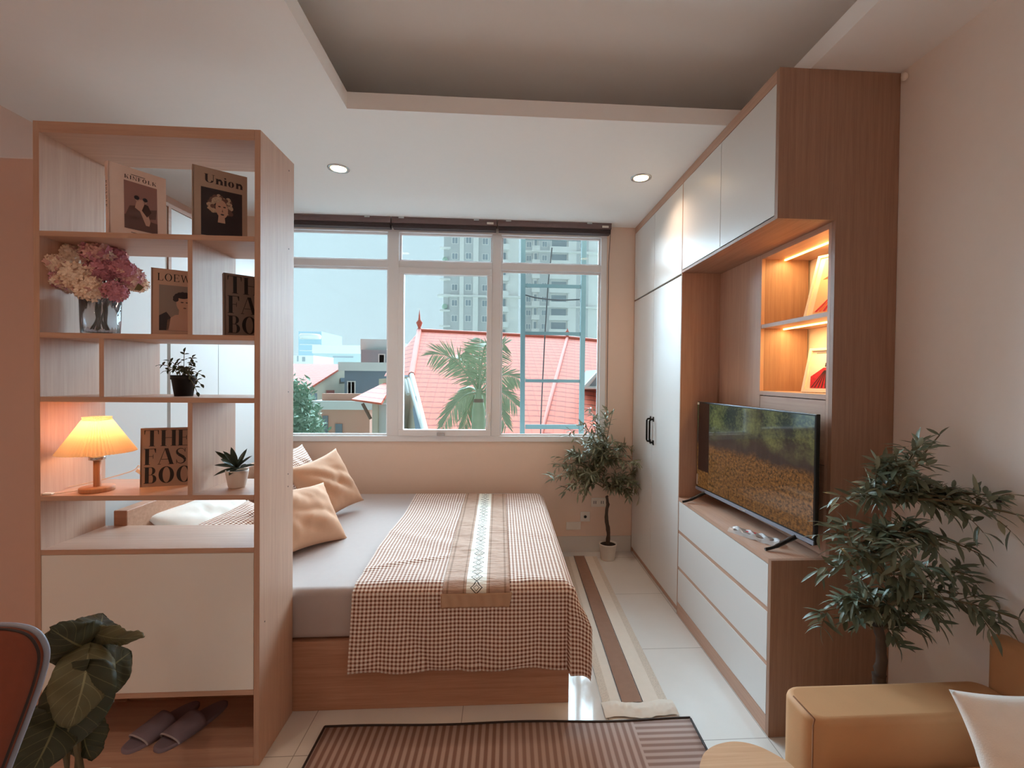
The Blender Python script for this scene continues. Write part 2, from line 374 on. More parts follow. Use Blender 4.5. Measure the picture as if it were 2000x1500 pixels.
b.box((XL, TY1, ZC), (XR, YB, FZ)).box((XL, YN0, ZC), (XR, TY0, FZ)).box((XL, TY0, ZC), (TX0, TY1, FZ)).box((TX1, TY0, ZC), (XR, TY1, FZ))
b.box((XL, YN0, ZT), (XR, YB, ZT+.15))
struct('ceiling', b, 'ceiling_white')
struct('baseboard_back', MB().box((.32, YB-.012, 0), (XW-.002, YB, .125)), 'floor_tile')
struct('baseboard_left', MB().box((XL, YN0, 0), (XL+.012, 2.28, .11)), 'floor_tile')
struct('baseboard_right', MB().box((XR-.012, YN0, 0), (XR, YN-.001, .11)), 'floor_tile')
# window
fy0, fy1 = YB-.012, YB+.07
b = MB()
b.box((WX0, fy0, WZ0), (WX1, fy1, WZ0+.044)).box((WX0, fy0, WZ1-.05), (WX1, fy1, WZ1))
b.box((WX0, fy0, WZ0+.044), (WX0+.05, fy1, WZ1-.05)).box((WX1-.048, fy0, WZ0+.044), (WX1, fy1, WZ1-.05))
M1, M2 = (-.889, -.803), (-.083, -.012)
for (a, c) in (M1, M2): b.box((a, fy0, WZ0+.044), (c, fy1, WZ1-.05))
TRZ = (2.236, 2.292)
for (a, c) in ((WX0+.05, M1[0]), (M1[1], M2[0]), (M2[1], WX1-.048)): b.box((a, fy0+.002, TRZ[0]), (c, fy1, TRZ[1]))
# slim glazing beads
for (a, c, z0, z1) in ((WX0+.05, M1[0], WZ0+.044, TRZ[0]), (M2[1], WX1-.048, WZ0+.044, TRZ[0]), (WX0+.05, M1[0], TRZ[1], WZ1-.05), (M1[1], M2[0], TRZ[1], WZ1-.05), (M2[1], WX1-.048, TRZ[1], WZ1-.05)):
    t = .014
    for q in (((a, fy0+.03, z0), (c, fy0+.05, z0+t)), ((a, fy0+.03, z1-t), (c, fy0+.05, z1)), ((a, fy0+.03, z0+t), (a+t, fy0+.05, z1-t)), ((c-t, fy0+.03, z0+t), (c, fy0+.05, z1-t))): b.box(*q)
win = struct('window_1', b, 'frame_white', bevel=.003)
sa, sb_, sz0, sz1 = M1[1], M2[0], WZ0+.044, TRZ[0]
b = MB(); t = .05
for q in (((sa, fy0-.012, sz0), (sb_, fy0+.035, sz0+t)), ((sa, fy0-.012, sz1-t), (sb_, fy0+.035, sz1)), ((sa, fy0-.012, sz0+t), (sa+t*.8, fy0+.035, sz1-t)), ((sb_-t*.8, fy0-.012, sz0+t), (sb_, fy0+.035, sz1-t))): b.box(*q)
sash = obj('window_sash', b, 'frame_white', win, bevel=.004)
obj('sash_handle', MB().box((sb_-.03, fy0-.03, 1.04), (sb_-.005, fy0-.013, 1.12)).tube([(sb_-.017, fy0-.03, 1.1), (sb_-.017, fy0-.045, 1.08), (sb_-.017, fy0-.045, 1.0)], .007), 'plastic_white', sash)
obj('sash_latch', MB().box((-.50, fy0-.035, sz0+.005), (-.44, fy0-.013, sz0+.03)), 'silver', sash)
gy = fy0+.045
for (a, c, z0, z1) in ((WX0+.05, M1[0], WZ0+.044, TRZ[0]), (sa+.04, sb_-.04, sz0+t, sz1-t), (M2[1], WX1-.048, WZ0+.044, TRZ[0]), (WX0+.05, M1[0], TRZ[1], WZ1-.05), (M1[1], M2[0], TRZ[1], WZ1-.05), (M2[1], WX1-.048, TRZ[1], WZ1-.05)):
    obj('window_pane', MB().box((a, gy, z0), (c, gy+.004, z1)), 'window_glass', win)
# ------------------------------------------------------------------ blinds
bx = [(-1.72, -.853), (-.845, -.05), (-.042, .842)]
bl = ['dark brown rolled-up blind at the left end of the window, partly behind the bookshelf', 'dark brown rolled-up blind above the middle window sash', 'dark brown rolled-up blind above the right window pane']
for i, (a, c) in enumerate(bx):
    t = thing('window_blind', bl[i], 'blind', ((a+c)/2, YB-.05, 2.52), group='rolled blinds along the window top')
    b = MB(); b.box((a, YB-.09, 2.555), (c, YB-.014, ZC-.012)); b.box((a, YB-.094, 2.60), (c, YB-.09, ZC-.014))
    obj('headrail', b, 'blind_brown', t, bevel=.003)
    b = MB()
    for k in range(5): b.box((a+.006, YB-.08, 2.522+k*.0066), (c-.006, YB-.02, 2.522+k*.0066+.005))
    obj('slat_stack', b, 'blind_dark', t)
    for q in (.07, .78): obj('bracket', MB().box((a+(c-a)*q, YB-.1, ZC-.014), (a+(c-a)*q+.04, YB-.05, ZC-.0005)), 'silver', t)
    if i: obj('cord_lock', MB().box((c-.075, YB-.1, 2.562), (c-.025, YB-.0945, 2.577)), 'plastic_white', t)
    if i == 2: obj('pull_cord', MB().tube([(c-.008, YB-.095, 2.56), (c-.006, YB-.03, 2.3), (c-.004, YB-.028, 1.0)], .0022, 6), 'ink_brown', t)
# ------------------------------------------------------------------ ceiling lights
def downlight(x, y, z, label, power=9):
    t = thing('ceiling_downlight', label, 'light', (x, y, z), group='recessed ceiling downlights')
    obj('trim_ring', MB().lathe((x, y, z), [(.043, -.001), (.05, -.006), (.060, -.004), (.062, 0)], 32), 'silver', t)
    obj('diffuser', MB().lathe((x, y, z), [(0, -.003), (.043, -.003)], 28), 'lamp_glow', t)
    l = bpy.data.lights.new('downlight_lamp', 'SPOT'); l.energy = power*1.15; l.color = (1, .74, .54); l.spot_size = R_(140); l.spot_blend = .9; l.shadow_soft_size = .04
    o = bpy.data.objects.new('downlight_lamp', l); COL.objects.link(o); o.parent = t; o.location = (0, 0, -.012)
downlight(-.960, 2.762, ZC, 'lit round downlight in the ceiling, left of the two over the bed', 10)
downlight(.822, 2.736, ZC, 'lit round downlight in the ceiling near the white wardrobe', 10)
for x, y, l, p in ((-1.5, .5, 'added fill downlight in the ceiling over the near left side, out of view', 12), (-1.5, -1.0, 'added fill downlight in the unseen ceiling near the rear left corner', 14), (0.2, -2.1, 'added fill downlight in the unseen ceiling near the rear wall', 14)): downlight(x, y, ZC, l, p)  # out-of-view downlights added as warm fill for the near part of the room
# ------------------------------------------------------------------ built-in furniture on the right
t = thing('wardrobe', 'tall white two-door wardrobe with black handles in the corner by the window', 'wardrobe', (1.3, 3.15, 0))
W1 = YB-.004
b = MB().box((XW+.02, YM, .0), (XR-.002, YM+.018, ZC-.002)).box((XW+.02, W1-.018, 0), (XR-.002, W1, ZC-.002))
b.box((XW, YM, 0), (XW+.02, YM+.006, ZC-.002)).box((XW, W1-.006, 0), (XW+.02, W1, ZC-.002))
b.box((XR-.012, YM+.018, .05), (XR-.002, W1-.018, ZC-.06))
obj('carcass', b, 'oak_z', t)
obj('top_trim', MB().box((XW, YM+.006, 2.55), (XR-.012, W1-.006, ZC-.002)), 'oak_y', t)
obj('plinth', MB().box((XW+.012, YM+.018, 0), (XR-.02, W1-.018, .035)), 'oak_y', t)
ys = [YM+.008, 3.165, W1-.008]
for i in range(2):
    d = obj('door', MB().box((XW, ys[i]+.0015, .04), (XW+.018, ys[i+1]-.0015, 2.008)), 'white_satin', t, bevel=.0015)
    y = 3.165+(-.03 if i == 0 else .03)
    b = MB().tube([(XW, y, 1.115), (XW-.024, y, 1.11), (XW-.028, y, 1.10), (XW-.028, y, .965), (XW-.024, y, .955), (XW, y, .95)], .0065, 8)
    b.box((XW-.004, y-.011, 1.098), (XW, y+.011, 1.13)).box((XW-.004, y-.011, .935), (XW, y+.011, .967))
    obj('handle', b, 'black_metal', d)
    obj('upper_door', MB().box((XW, ys[i]+.0015, 2.02), (XW+.018, ys[i+1]-.0015, 2.547)), 'white_satin', t, bevel=.0015)
E0 = YN; E1 = YM-.002
t = thing('overhead_cabinet', 'long white overhead cabinet with two doors above the television recess', 'cabinet', (1.3, 2.2, ZUB))
obj('top_trim', MB().box((XW, E0+.020, 2.55), (XR-.012, E1, ZC-.002)), 'oak_y', t)
obj('bottom_panel', MB().box((XW, E0+.020, ZUB), (XR-.012, E1, ZUB+.018)), 'walnut_y', t)
obj('carcass', MB().box((XR-.012, E0+.020, ZUB+.02), (XR-.002, E1, 2.548)).box((XW+.02, 2.184, ZUB+.02), (XR-.014, 2.20, 2.548)), 'oak_z', t)
for a, c in ((E0+.0205, 2.191), (2.194, E1)): obj('door', MB().box((XW, a, ZUB+.012), (XW+.0175, c, 2.547)), 'white_satin', t, bevel=.0015)
t = thing('display_cabinet', 'wooden wall unit with tall end panel and lit open shelves behind the television', 'cabinet', (1.4, 2.2, 0))
pts = [(XW, ZC-.002), (XR-.002, ZC-.002), (XR-.002, 0), (XW, 0), (XW, ZLT), (XW2, ZLT), (XW2, ZUB), (XW, ZUB)]
obj('end_panel', MB().add([], []).prism([(x, E0, z) for x, z in pts], (0, .0195, 0)), 'walnut_z', t)
NY = 2.228
obj('back_panel', MB().box((XW2, NY, ZLT+.001), (XW2+.018, E1, ZUB-.001)), 'oak_z', t)
obj('side_panel', MB().box((XW2+.0185, NY, 1.33), (XR-.014, NY+.018, ZUB-.001)), 'walnut_z', t)
obj('near_side_panel', MB().box((XW2, E0+.0205, ZLT+.001), (XR-.014, E0+.036, ZUB-.001)), 'oak_z', t)
sh = obj('shelf', MB().box((XW2+.002, E0+.037, 1.653), (XR-.002, NY-.001, 1.671)), 'oak_y', t)
sh2 = obj('shelf', MB().box((XW2, E0+.037, 1.322), (XR-.002, NY-.001, 1.342)), 'oak_y', t)
obj('drawer_front', MB().box((XW2, E0+.037, 1.06), (XW2+.018, NY-.004, 1.318)).box((XW2, E0+.037, ZLT+.002), (XW2+.018, NY-.004, 1.056)), 'oak_y', t)
tp = obj('top_panel', MB().box((XW2, E0+.037, ZUB-.024), (XR-.002, NY-.001, ZUB-.001)), 'oak_y', t)
for z, p in ((ZUB-.024, tp), (1.653, sh)):
    obj('led_strip', MB().box((1.40, E0+.04, z-.006), (1.409, NY-.004, z-.0002)), 'led_glow', p)
    l = bpy.data.lights.new('led_light', 'AREA'); l.shape = 'RECTANGLE'; l.size = .012; l.size_y = .44; l.energy = 1.2; l.color = (1, .68, .27)
    o = bpy.data.objects.new('led_light', l); COL.objects.link(o); o.parent = t; o.location = Vector((1.4045, 1.98, z-.008))-ORG[t.name]
t = thing('drawer_cabinet', 'low cabinet with three long white drawers under the television', 'cabinet', (1.3, 2.2, 0))
obj('top_board', MB().box((XW, E0+.020, ZLT-.020), (XR-.002, E1, ZLT)), 'oak_y', t)
obj('carcass', MB().box((XW+.02, E1-.018, .001), (XR-.004, E1, ZLT-.021)).box((XW+.02, E0+.02, .001), (XW+.03, E1-.019, ZLT-.021)), 'walnut_y', t)
obj('plinth', MB().box((XW, E0+.02, .0), (XW+.0195, E1, .072)).box((XW+.003, E0+.02, .072), (XW+.0195, E1, .09)).box((XW+.003, E0+.02, .25), (XW+.0195, E1, .3)).box((XW+.003, E0+.02, .46), (XW+.0195, E1, .52)), 'oak_y', t)
for z0, z1 in ((.075, .268), (.288, .482), (.503, .672)):
    obj('drawer_front', MB().box((XW, E0+.0215, z0), (XW+.0025, E1-.003, z1)), 'white_satin', t)
# television
TA, TB = Vector((1.145, 2.64, 0)), Vector((1.222, 1.722, 0)); tz0, tz1 = .752, 1.266
ctr = (TA+TB)/2; ang = math.atan2(TB.y-TA.y, TB.x-TA.x); L = (TB-TA).length
M = Matrix.Translation((ctr.x, ctr.y, 0)) @ Matrix.Rotation(ang, 4, 'Z')     # local x along the screen left to right, local -y towards the room
t = thing('television', 'flat television showing autumn woods on the low drawer cabinet', 'television', (ctr.x, ctr.y, ZLT))
h2 = L/2
def tv(name, mb, mats, par=t, **kw): mb.xf(M); return obj(name, mb, mats, par, **kw)
tv('housing', MB().box((-h2, .004, tz0), (h2, .022, tz1)).box((-h2*.85, .022, tz0+.02), (h2*.85, .055, tz0+.36)), 'black_plastic', bevel=.003)
b = MB(); g = .008
b.add([(-h2+g, .003, tz0+.022), (h2-g, .003, tz0+.022), (h2-g, .003, tz1-g), (-h2+g, .003, tz1-g)], [(0, 1, 2, 3)], 0, False, [(0, 0), (1, 0), (1, 1), (0, 1)])
tv('screen', b, 'tv_screen')
tv('bottom_trim', MB().box((-h2, -.001, tz0), (h2, .0038, tz0+.016)), 'piping_grey')
tv('logo_plate', MB().box((-.025, -.0016, tz0+.003), (.025, -.0011, tz0+.012)), 'silver')
tv('sticker', MB().box((-h2+.006, .001, tz0+.03), (-h2+.022, .002, tz0+.09)), 'book_beige')
tv('corner_sticker', MB().box((-h2+.003, .001, tz1-.018), (-h2+.026, .002, tz1-.005)), 'book_paper')
for s in (-1, 1):
    x = s*(h2-.10)
    b = MB().tube(smooth_path([(x, .012, tz0+.004), (x-.004, -.03, tz0-.016), (x-.008, -.085, ZLT+.016), (x-.012, -.125, ZLT+.006)]), [.010]*6+[.009]*6+[.007]*7, 8)
    b.tube(smooth_path([(x, .012, tz0+.004), (x, .05, tz0-.016), (x, .095, ZLT+.016), (x, .13, ZLT+.006)]), [.010]*6+[.009]*6+[.007]*7, 8)
    tv('leg', b, 'black_plastic')
# remote in a plastic sleeve
p = PZ(1475, 1046, ZLT+.01)
t = thing('remote_control', 'remote control wrapped in clear plastic lying in front of the television', 'remote control', (p.x, p.y, ZLT), R_(-62))
obj('remote_body', MB().box((-.095, -.022, .003), (.085, .022, .018)), 'book_grey', t, local=True, bevel=.004)
obj('plastic_sleeve', MB().grid(lambda u, v: Vector(((u-.5)*.23, (v-.5)*.075*(1-.15*abs(u-.5)), .0195+.006*sin(u*23+v*9)*sin(v*pi)+.006*noise.noise(Vector((u*9, v*5, 1)))-.018*(abs(v-.5)*2)**3)), 26, 10), 'wrap_plastic', t, local=True)
obj('label', MB().box((-.04, -.012, .0182), (.0, .012, .0186)), 'pic_red', t, local=True)
# framed prints
def frame(name, label, yc, z0, w, h, tilt, rz, draw):
    t = thing(name, label, 'picture', (1.40, yc, z0), 0, 'framed prints in the lit niche')
    M = Matrix.Rotation(rz, 4, 'Z') @ Matrix.Rotation(-tilt, 4, 'X')      # local: x across, z up, -y front
    def o(nm, mb, mats): mb.xf(M); return obj(nm, mb, mats, t, local=True)
    b = MB(); f = .012
    b.box((-w/2, -.008, 0), (w/2, .008, f)).box((-w/2, -.008, h-f), (w/2, .008, h)).box((-w/2, -.008, f), (-w/2+f, .008, h-f)).box((w/2-f, -.008, f), (w/2, .008, h-f))
    o('picture_frame', b, 'book_paper'); o('print', MB().box((-w/2+f, 0, f), (w/2-f, .004, h-f)), 'pic_paper')
    b = MB(); draw(b, w, h); o('artwork', b, ['pic_peach', 'pic_orange', 'pic_red', 'ink_brown', 'pic_skin'])
    return t
def dr1(b, w, h):
    b.poly([(-w*.36, -.0012, h*.07), (w*.36, -.0012, h*.07), (w*.36, -.0012, h*.93), (-w*.36, -.0012, h*.93)], 0)
    b.poly([(-w*.32, -.0018, h*.60), (-w*.12, -.0018, h*.70), (w*.2, -.0018, h*.86), (w*.33, -.0018, h*.88), (w*.1, -.0018, h*.70), (-w*.15, -.0018, h*.60)], 1)
    b.poly([(-w*.02, -.0022, h*.62), (w*.08, -.0022, h*.62), (w*.1, -.0022, h*.72), (-w*.0, -.0022, h*.70)], 4)
    b.poly([(-w*.05, -.0022, h*.36), (-w*.06, -.0022, h*.55), (w*.12, -.0022, h*.56), (w*.08, -.0022, h*.36)], 2)
    for k in range(9):
        x0 = -w*.33+k*w*.075; b.poly([(-w*.03+k*w*.013, -.0026, h*.38), (-w*.015+k*w*.013, -.0026, h*.38), (x0+w*.05, -.0026, h*.09), (x0, -.0026, h*.09)], 1 if k % 2 else 2)
def dr2(b, w, h):
    b.poly([(-w*.30, -.0012, h*.10), (w*.24, -.0012, h*.10), (w*.30, -.0012, h*.34), (w*.05, -.0012, h*.56), (-w*.05, -.0012, h*.56), (-w*.34, -.0012, h*.36)], 2)
    b.poly([(-w*.02, -.0016, h*.58), (w*.03, -.0016, h*.58), (w*.04, -.0016, h*.66), (-w*.02, -.0016, h*.67)], 3)
    b.poly([(-w*.3, -.0012, h*.885), (w*.3, -.0012, h*.885), (w*.3, -.0012, h*.895), (-w*.3, -.0012, h*.895)], 3)
    for k in range(6): b.poly([(-w*.02+k*w*.01, -.0018, h*.5), (k*w*.01, -.0018, h*.5), (-w*.25+k*w*.09, -.0018, h*.11), (-w*.28+k*w*.09, -.0018, h*.11)], 3)
frame('framed_print', 'framed print of a woman in an orange dress and hat, upper lit shelf', 1.885, 1.6715, .24, .31, R_(20), R_(-66), dr1)
frame('framed_print', 'small framed print of a red dress, lower lit shelf', 1.945, 1.3425, .165, .21, R_(18), R_(-64), dr2)
frame('framed_print', 'white frame mostly hidden behind the end panel, lower lit shelf', 1.80, 1.3425, .08, .17, R_(8), R_(-62), dr2)
# wall plates
def plate(u, v, wd, ht, label, kind):
    p = PY(u, v, YB-.006); t = thing('wall_socket' if kind else 'wall_plate', label, 'socket' if kind else 'wall plate', (p.x, YB, p.z))
    obj('face_plate', MB().box((-wd/2, -.009, -ht/2), (wd/2, -.0005, ht/2)), 'plastic_white', t, local=True, bevel=.002)
    if kind == 1: obj('outlet', MB().lathe((0, 0, 0), [(0, .0), (.010, 0), (.012, .001)], 16).xf(Matrix.Translation((0, -.0098, 0)) @ Matrix.Rotation(R_(90), 4, 'X')), 'black_plastic', t, local=True)
    if kind == 2:
        for x in (-.03, .03): obj('outlet', MB().box((x-.010, -.0098, -.012), (x-.005, -.0091, .012)).box((x+.005, -.0098, -.012), (x+.01, -.0091, .012)), 'black_plastic', t, local=True)
plate(1120, 1027, .118, .062, 'blank cream cover plate on the wall, lowest and leftmost of the three', 0)
plate(1143, 1009, .078, .078, 'square cream socket with one round hole beside the small olive tree', 1)
plate(1169, 981, .118, .072, 'cream double socket on the wall behind the olive tree trunk', 2)
# small hook high on the right wall
t = thing('wall_sensor', 'tiny white sensor where the right wall meets the ceiling', 'sensor', (XR-.02, YN-.04, 2.55))
obj('sensor_body', MB().ball((XR-.014, YN-.03, 2.565), .012, sc3=(1, 1, 1.3)), 'plastic_white', t)
# ------------------------------------------------------------------ closet behind the bookshelf
t = thing('corner_closet', 'white closet with wood trim standing behind the bookshelf and headboard', 'closet', (-1.96, 3.0, 0))
cy0, cx1, cz = 1.96, -1.66, 2.245
obj('carcass', MB().box((XL+.002, cy0+.019, 0), (cx1-.02, YB-.002, cz-.02)), 'white_satin', t)
obj('side_panel', MB().box((XL+.002, cy0, 0), (cx1, cy0+.018, cz)), 'rose_wall', t)
obj('edge_trim', MB().box((cx1-.0195, cy0+.019, cz-.02), (cx1+.002, YB-.002, cz)).box((cx1-.0195, 2.40, 1.60), (cx1+.004, 2.42, cz-.0205)), 'walnut_y', t)
for a, c in ((cy0+.022, 2.398), (2.422, 2.81), (2.814, 3.22), (3.224, YB-.004)): obj('door', MB().box((cx1-.0195, a, .02), (cx1-.002, c, cz-.022)), 'closet_white', t)
# ------------------------------------------------------------------ bookshelf
SX0, SX1, SY0, SY1, SZ = -1.605, -.853, 1.6836, 1.945, 2.257
TH = .018
t = thing('bookshelf', 'tall open wooden room divider shelf with a white cupboard at the bottom', 'bookshelf', (-1.23, 1.81, 0))
obj('side_panel', MB().box((SX0, SY0, 0), (SX0+.020, SY1, SZ)), 'oak_z', t, bevel=.001)
obj('side_panel', MB().box((SX1-.020, SY0, 0), (SX1, SY1, SZ)), 'oak_z', t, bevel=.001)
a, c = SX0+.0203, SX1-.0203
obj('top_panel', MB().box((a, SY0, SZ-.038), (c, SY1, SZ)), 'oak_x', t, bevel=.001)
Z1, Z2, Z3, Z4, Z5, Z6 = 1.884, 1.536, 1.315, .972, .784, .274
for z in (Z1, Z2, Z3, Z4, Z5, Z6, .068):
    obj('shelf', MB().box((a, SY0, z-(TH if z > .1 else .067)), (c, SY1, z)), 'oak_x', t, bevel=.001)
for x, z0, z1 in ((-1.098, Z2, Z1), (-1.392, Z3, Z2), (-1.098, Z4, Z3)):
    obj('divider', MB().box((x, SY0, z0+.0005), (x+.016, SY1, z1-TH-.0005)), 'oak_z', t)
obj('cupboard_door', MB().box((a+.001, SY0+.001, Z6+.001), (c-.001, SY0+.017, Z5-TH-.001)), 'white_gloss', t)
obj('cupboard_back', MB().box((a, SY1-.01, Z6+.001), (c, SY1-.001, Z5-TH-.001)), 'white_satin', t)
for y, z in ((1.90, 2.21), (1.90, 1.9), (1.9, 1.33), (1.9, 1.0), (1.90, .95), (1.72, .5)): obj('screw_cap', MB().tube([(SX1-.0005, y, z), (SX1+.0006, y, z)], .003, 8), 'ink_brown', t)

# ------------------------------------------------------------------ lettering: serif capitals drawn as strokes, height 1
def ell(cx, cz, rx, rz, wx, wz, a0=0, a1=2*pi, n_=28):
    out = []
    for i in range(n_):
        p = a0+(a1-a0)*i/n_; q = a0+(a1-a0)*(i+1)/n_
        out.append([(cx+rx*cos(p), cz+rz*sin(p)), (cx+rx*cos(q), cz+rz*sin(q)), (cx+(rx-wx)*cos(q), cz+(rz-wz)*sin(q)), (cx+(rx-wx)*cos(p), cz+(rz-wz)*sin(p))])
    return out
def rect(x0, z0, x1, z1): return [(x0, z0), (x1, z0), (x1, z1), (x0, z1)]
def glyph(ch, S=.16, H=.03):
    def stem(x, w=S, z0=0, z1=1, ser=True):
        o = [rect(x, z0, x+w, z1)]
        if ser: o += [rect(x-.06, z0, x+w+.06, z0+H), rect(x-.06, z1-H, x+w+.06, z1)]
        return o
    def bar(x0, x1, z): return [rect(x0, z, x1, z+H)]
    def dia(x0, x1, w, z0=0, z1=1): return [[(x0, z0), (x0+w, z0), (x1+w, z1), (x1, z1)]]
    if ch == 'T': return .8, stem(.32)+bar(.02, .78, 1-H)+[[(.02, 1), (.02, .74), (.05, .74), (.09, 1)], [(.78, 1), (.78, .74), (.75, .74), (.71, 1)]]
    if ch == 'H': return .86, stem(.08)+stem(.62)+bar(.2, .7, .5)
    if ch == 'E': return .72, stem(.08)+bar(.1, .64, 1-H)+bar(.1, .5, .5)+bar(.1, .66, 0)+[[(.64, 1), (.64, .76), (.61, .76), (.55, 1)], [(.66, 0), (.66, .25), (.63, .25), (.56, 0)], rect(.48, .38, .51, .64)]
    if ch == 'F': return .70, stem(.08)+bar(.1, .64, 1-H)+bar(.1, .5, .5)+[[(.64, 1), (.64, .74), (.61, .74), (.54, 1)], rect(.48, .38, .51, .64)]
    if ch == 'L': return .70, stem(.08)+bar(.1, .64, 0)+[[(.64, 0), (.64, .27), (.61, .27), (.54, 0)]]
    if ch == 'I': return .34, stem(.09)
    if ch == 'A': return .86, dia(.02, .36, H)+dia(.62, .34, S)[:1]+bar(.18, .62, .3)+bar(-.02, .16, 0)+bar(.54, .86, 0)
    if ch == 'S':
        o = []; pts = [(.52, .80), (.42, .95), (.28, .98), (.12, .90), (.08, .75), (.18, .60), (.34, .50), (.48, .38), (.54, .24), (.46, .08), (.30, .02), (.14, .08), (.07, .24)]
        ww = [.02, .03, .04, .06, .12, .16, .17, .16, .12, .06, .04, .03, .02]
        for i in range(len(pts)-1):
            (x0, z0), (x1, z1) = pts[i], pts[i+1]; d = Vector((x1-x0, z1-z0)).normalized(); nn = Vector((-d.y, d.x))
            o.append([(x0+nn.x*ww[i]/2, z0+nn.y*ww[i]/2), (x0-nn.x*ww[i]/2, z0-nn.y*ww[i]/2), (x1-nn.x*ww[i+1]/2, z1-nn.y*ww[i+1]/2), (x1+nn.x*ww[i+1]/2, z1+nn.y*ww[i+1]/2)])
        return .62, o+[rect(.51, .74, .54, .98), rect(.06, .02, .09, .28)]
    if ch == 'O': return .9, ell(.43, .5, .41, .52, S*1.05, H*1.2)
    if ch == 'B': return .72, stem(.08)+bar(.2, .42, 1-H)+bar(.2, .46, .5)+bar(.2, .46, 0)+ell(.40, .765, .22, .235, S*.8, H, -pi/2, pi/2, 12)+ell(.43, .265, .25, .265, S*.9, H, -pi/2, pi/2, 12)
    if ch == 'K': return .84, stem(.08)+dia(.22, .66, .04, .38, 1)+dia(.62, .34, S, 0, .58)+bar(.56, .84, 1-H)+bar(.52, .86, 0)
    if ch == 'N': return .88, [rect(.1, 0, .1+H*1.3, 1), rect(.74, 0, .74+H*1.3, 1)]+[[(.06, 1), (.24, 1), (.78, 0), (.66, 0)]]+bar(.0, .24, 0)+bar(.62, .9, 1-H)
    if ch == 'W': return 1.2, dia(.30, .06, S*.8)+dia(.30, .56, H*1.4)+dia(.78, .52, S*.8)+dia(.80, 1.08, H*1.4)+bar(-.02, .28, 1-H)+bar(.98, 1.2, 1-H)
    if ch == 'U': return .88, [rect(.08, .3, .08+S, 1), rect(.74, .3, .74+H*1.3, 1)]+ell(.43, .3, .35, .3, S, H, pi, 2*pi, 14)+bar(.0, .34, 1-H)+bar(.64, .90, 1-H)
    if ch == 'n': return .66, [rect(.07, 0, .07+S, .66), rect(.44, 0, .44+S, .45)]+ell(.4, .42, .2, .25, S, H, 0, pi, 10)+bar(0, .3, 0)+bar(.37, .68, 0)+bar(0, .1, .63)
    if ch == 'i': return .33, [rect(.07, 0, .07+S, .66)]+bar(0, .3, 0)+bar(0, .1, .63)+ell(.15, .88, .09, .09, .09, .09, 0, 2*pi, 10)
    if ch == 'o': return .62, ell(.29, .33, .27, .35, S, H)
    return .4, []
def word(mb, s, x, z, h, y, mi=0, S=.16, H=.03, track=.06, sx_=1):
    for ch in s:
        adv, ps = glyph(ch, S, H)
        for p in ps:
            q = [(x+px*h*sx_, y, z+pz*h) for px, pz in p]
            a = sum(q[i][0]*q[(i+1) % len(q)][2]-q[(i+1) % len(q)][0]*q[i][2] for i in range(len(q)))
            mb.poly(q if a > 0 else q[::-1], mi)
        x += (adv+track)*h*sx_
    return x
# ------------------------------------------------------------------ books standing on the shelf
def book(label, ul, vl, yl, ur, vr, yr, zbase, mat, thick, draw, lean=R_(2), spine=None):
    A = PY(ul, vl, yl); B = PY(ur, vr, yr); h = (A.z+B.z)/2-zbase; d = Vector((B.x-A.x, B.y-A.y)); wd = d.length
    t = thing('book', label, 'book', (A.x, A.y, zbase), math.atan2(d.y, d.x), 'upright books on the bookshelf')
    M = Matrix.Rotation(-lean, 4, 'X')
    def o(nm, mb, mats): mb.xf(M); return obj(nm, mb, mats, t, local=True)
    o('page_block', MB().box((.006, .003, .003), (wd-.004, thick-.003, h-.004)), 'book_paper')
    b = MB().box((0, 0, 0), (wd, .0028, h)).box((0, thick-.0028, 0), (wd, thick, h)).box((-.002, .0, 0), (.0035, thick, h))
    cv = o('cover', b, mat); b = MB(); mats = draw(b, wd, h); b.xf(M); obj('cover_print', b, mats, cv, local=True)
    if spine:
        b = MB(); word(b, spine, .02, 0, .010, 0, 0, .2, .06, .35, 1.3)
        b.xf(M @ Matrix(((0, 0, 0, -.0024), (0, 0, 1, thick/2-.005), (-1, 0, 0, h*.82), (0, 0, 0, 1)))); obj('spine_print', b, ['ink_brown'], cv, local=True)
    return t
def disc(b, x, z, rx, rz, y, mi, n_=20, rot=0): b.poly([(x+rx*cos(rot)*cos(a)-rz*sin(rot)*sin(a), y, z+rx*sin(rot)*cos(a)+rz*cos(rot)*sin(a)) for a in [2*pi*k/n_ for k in range(n_)]], mi)
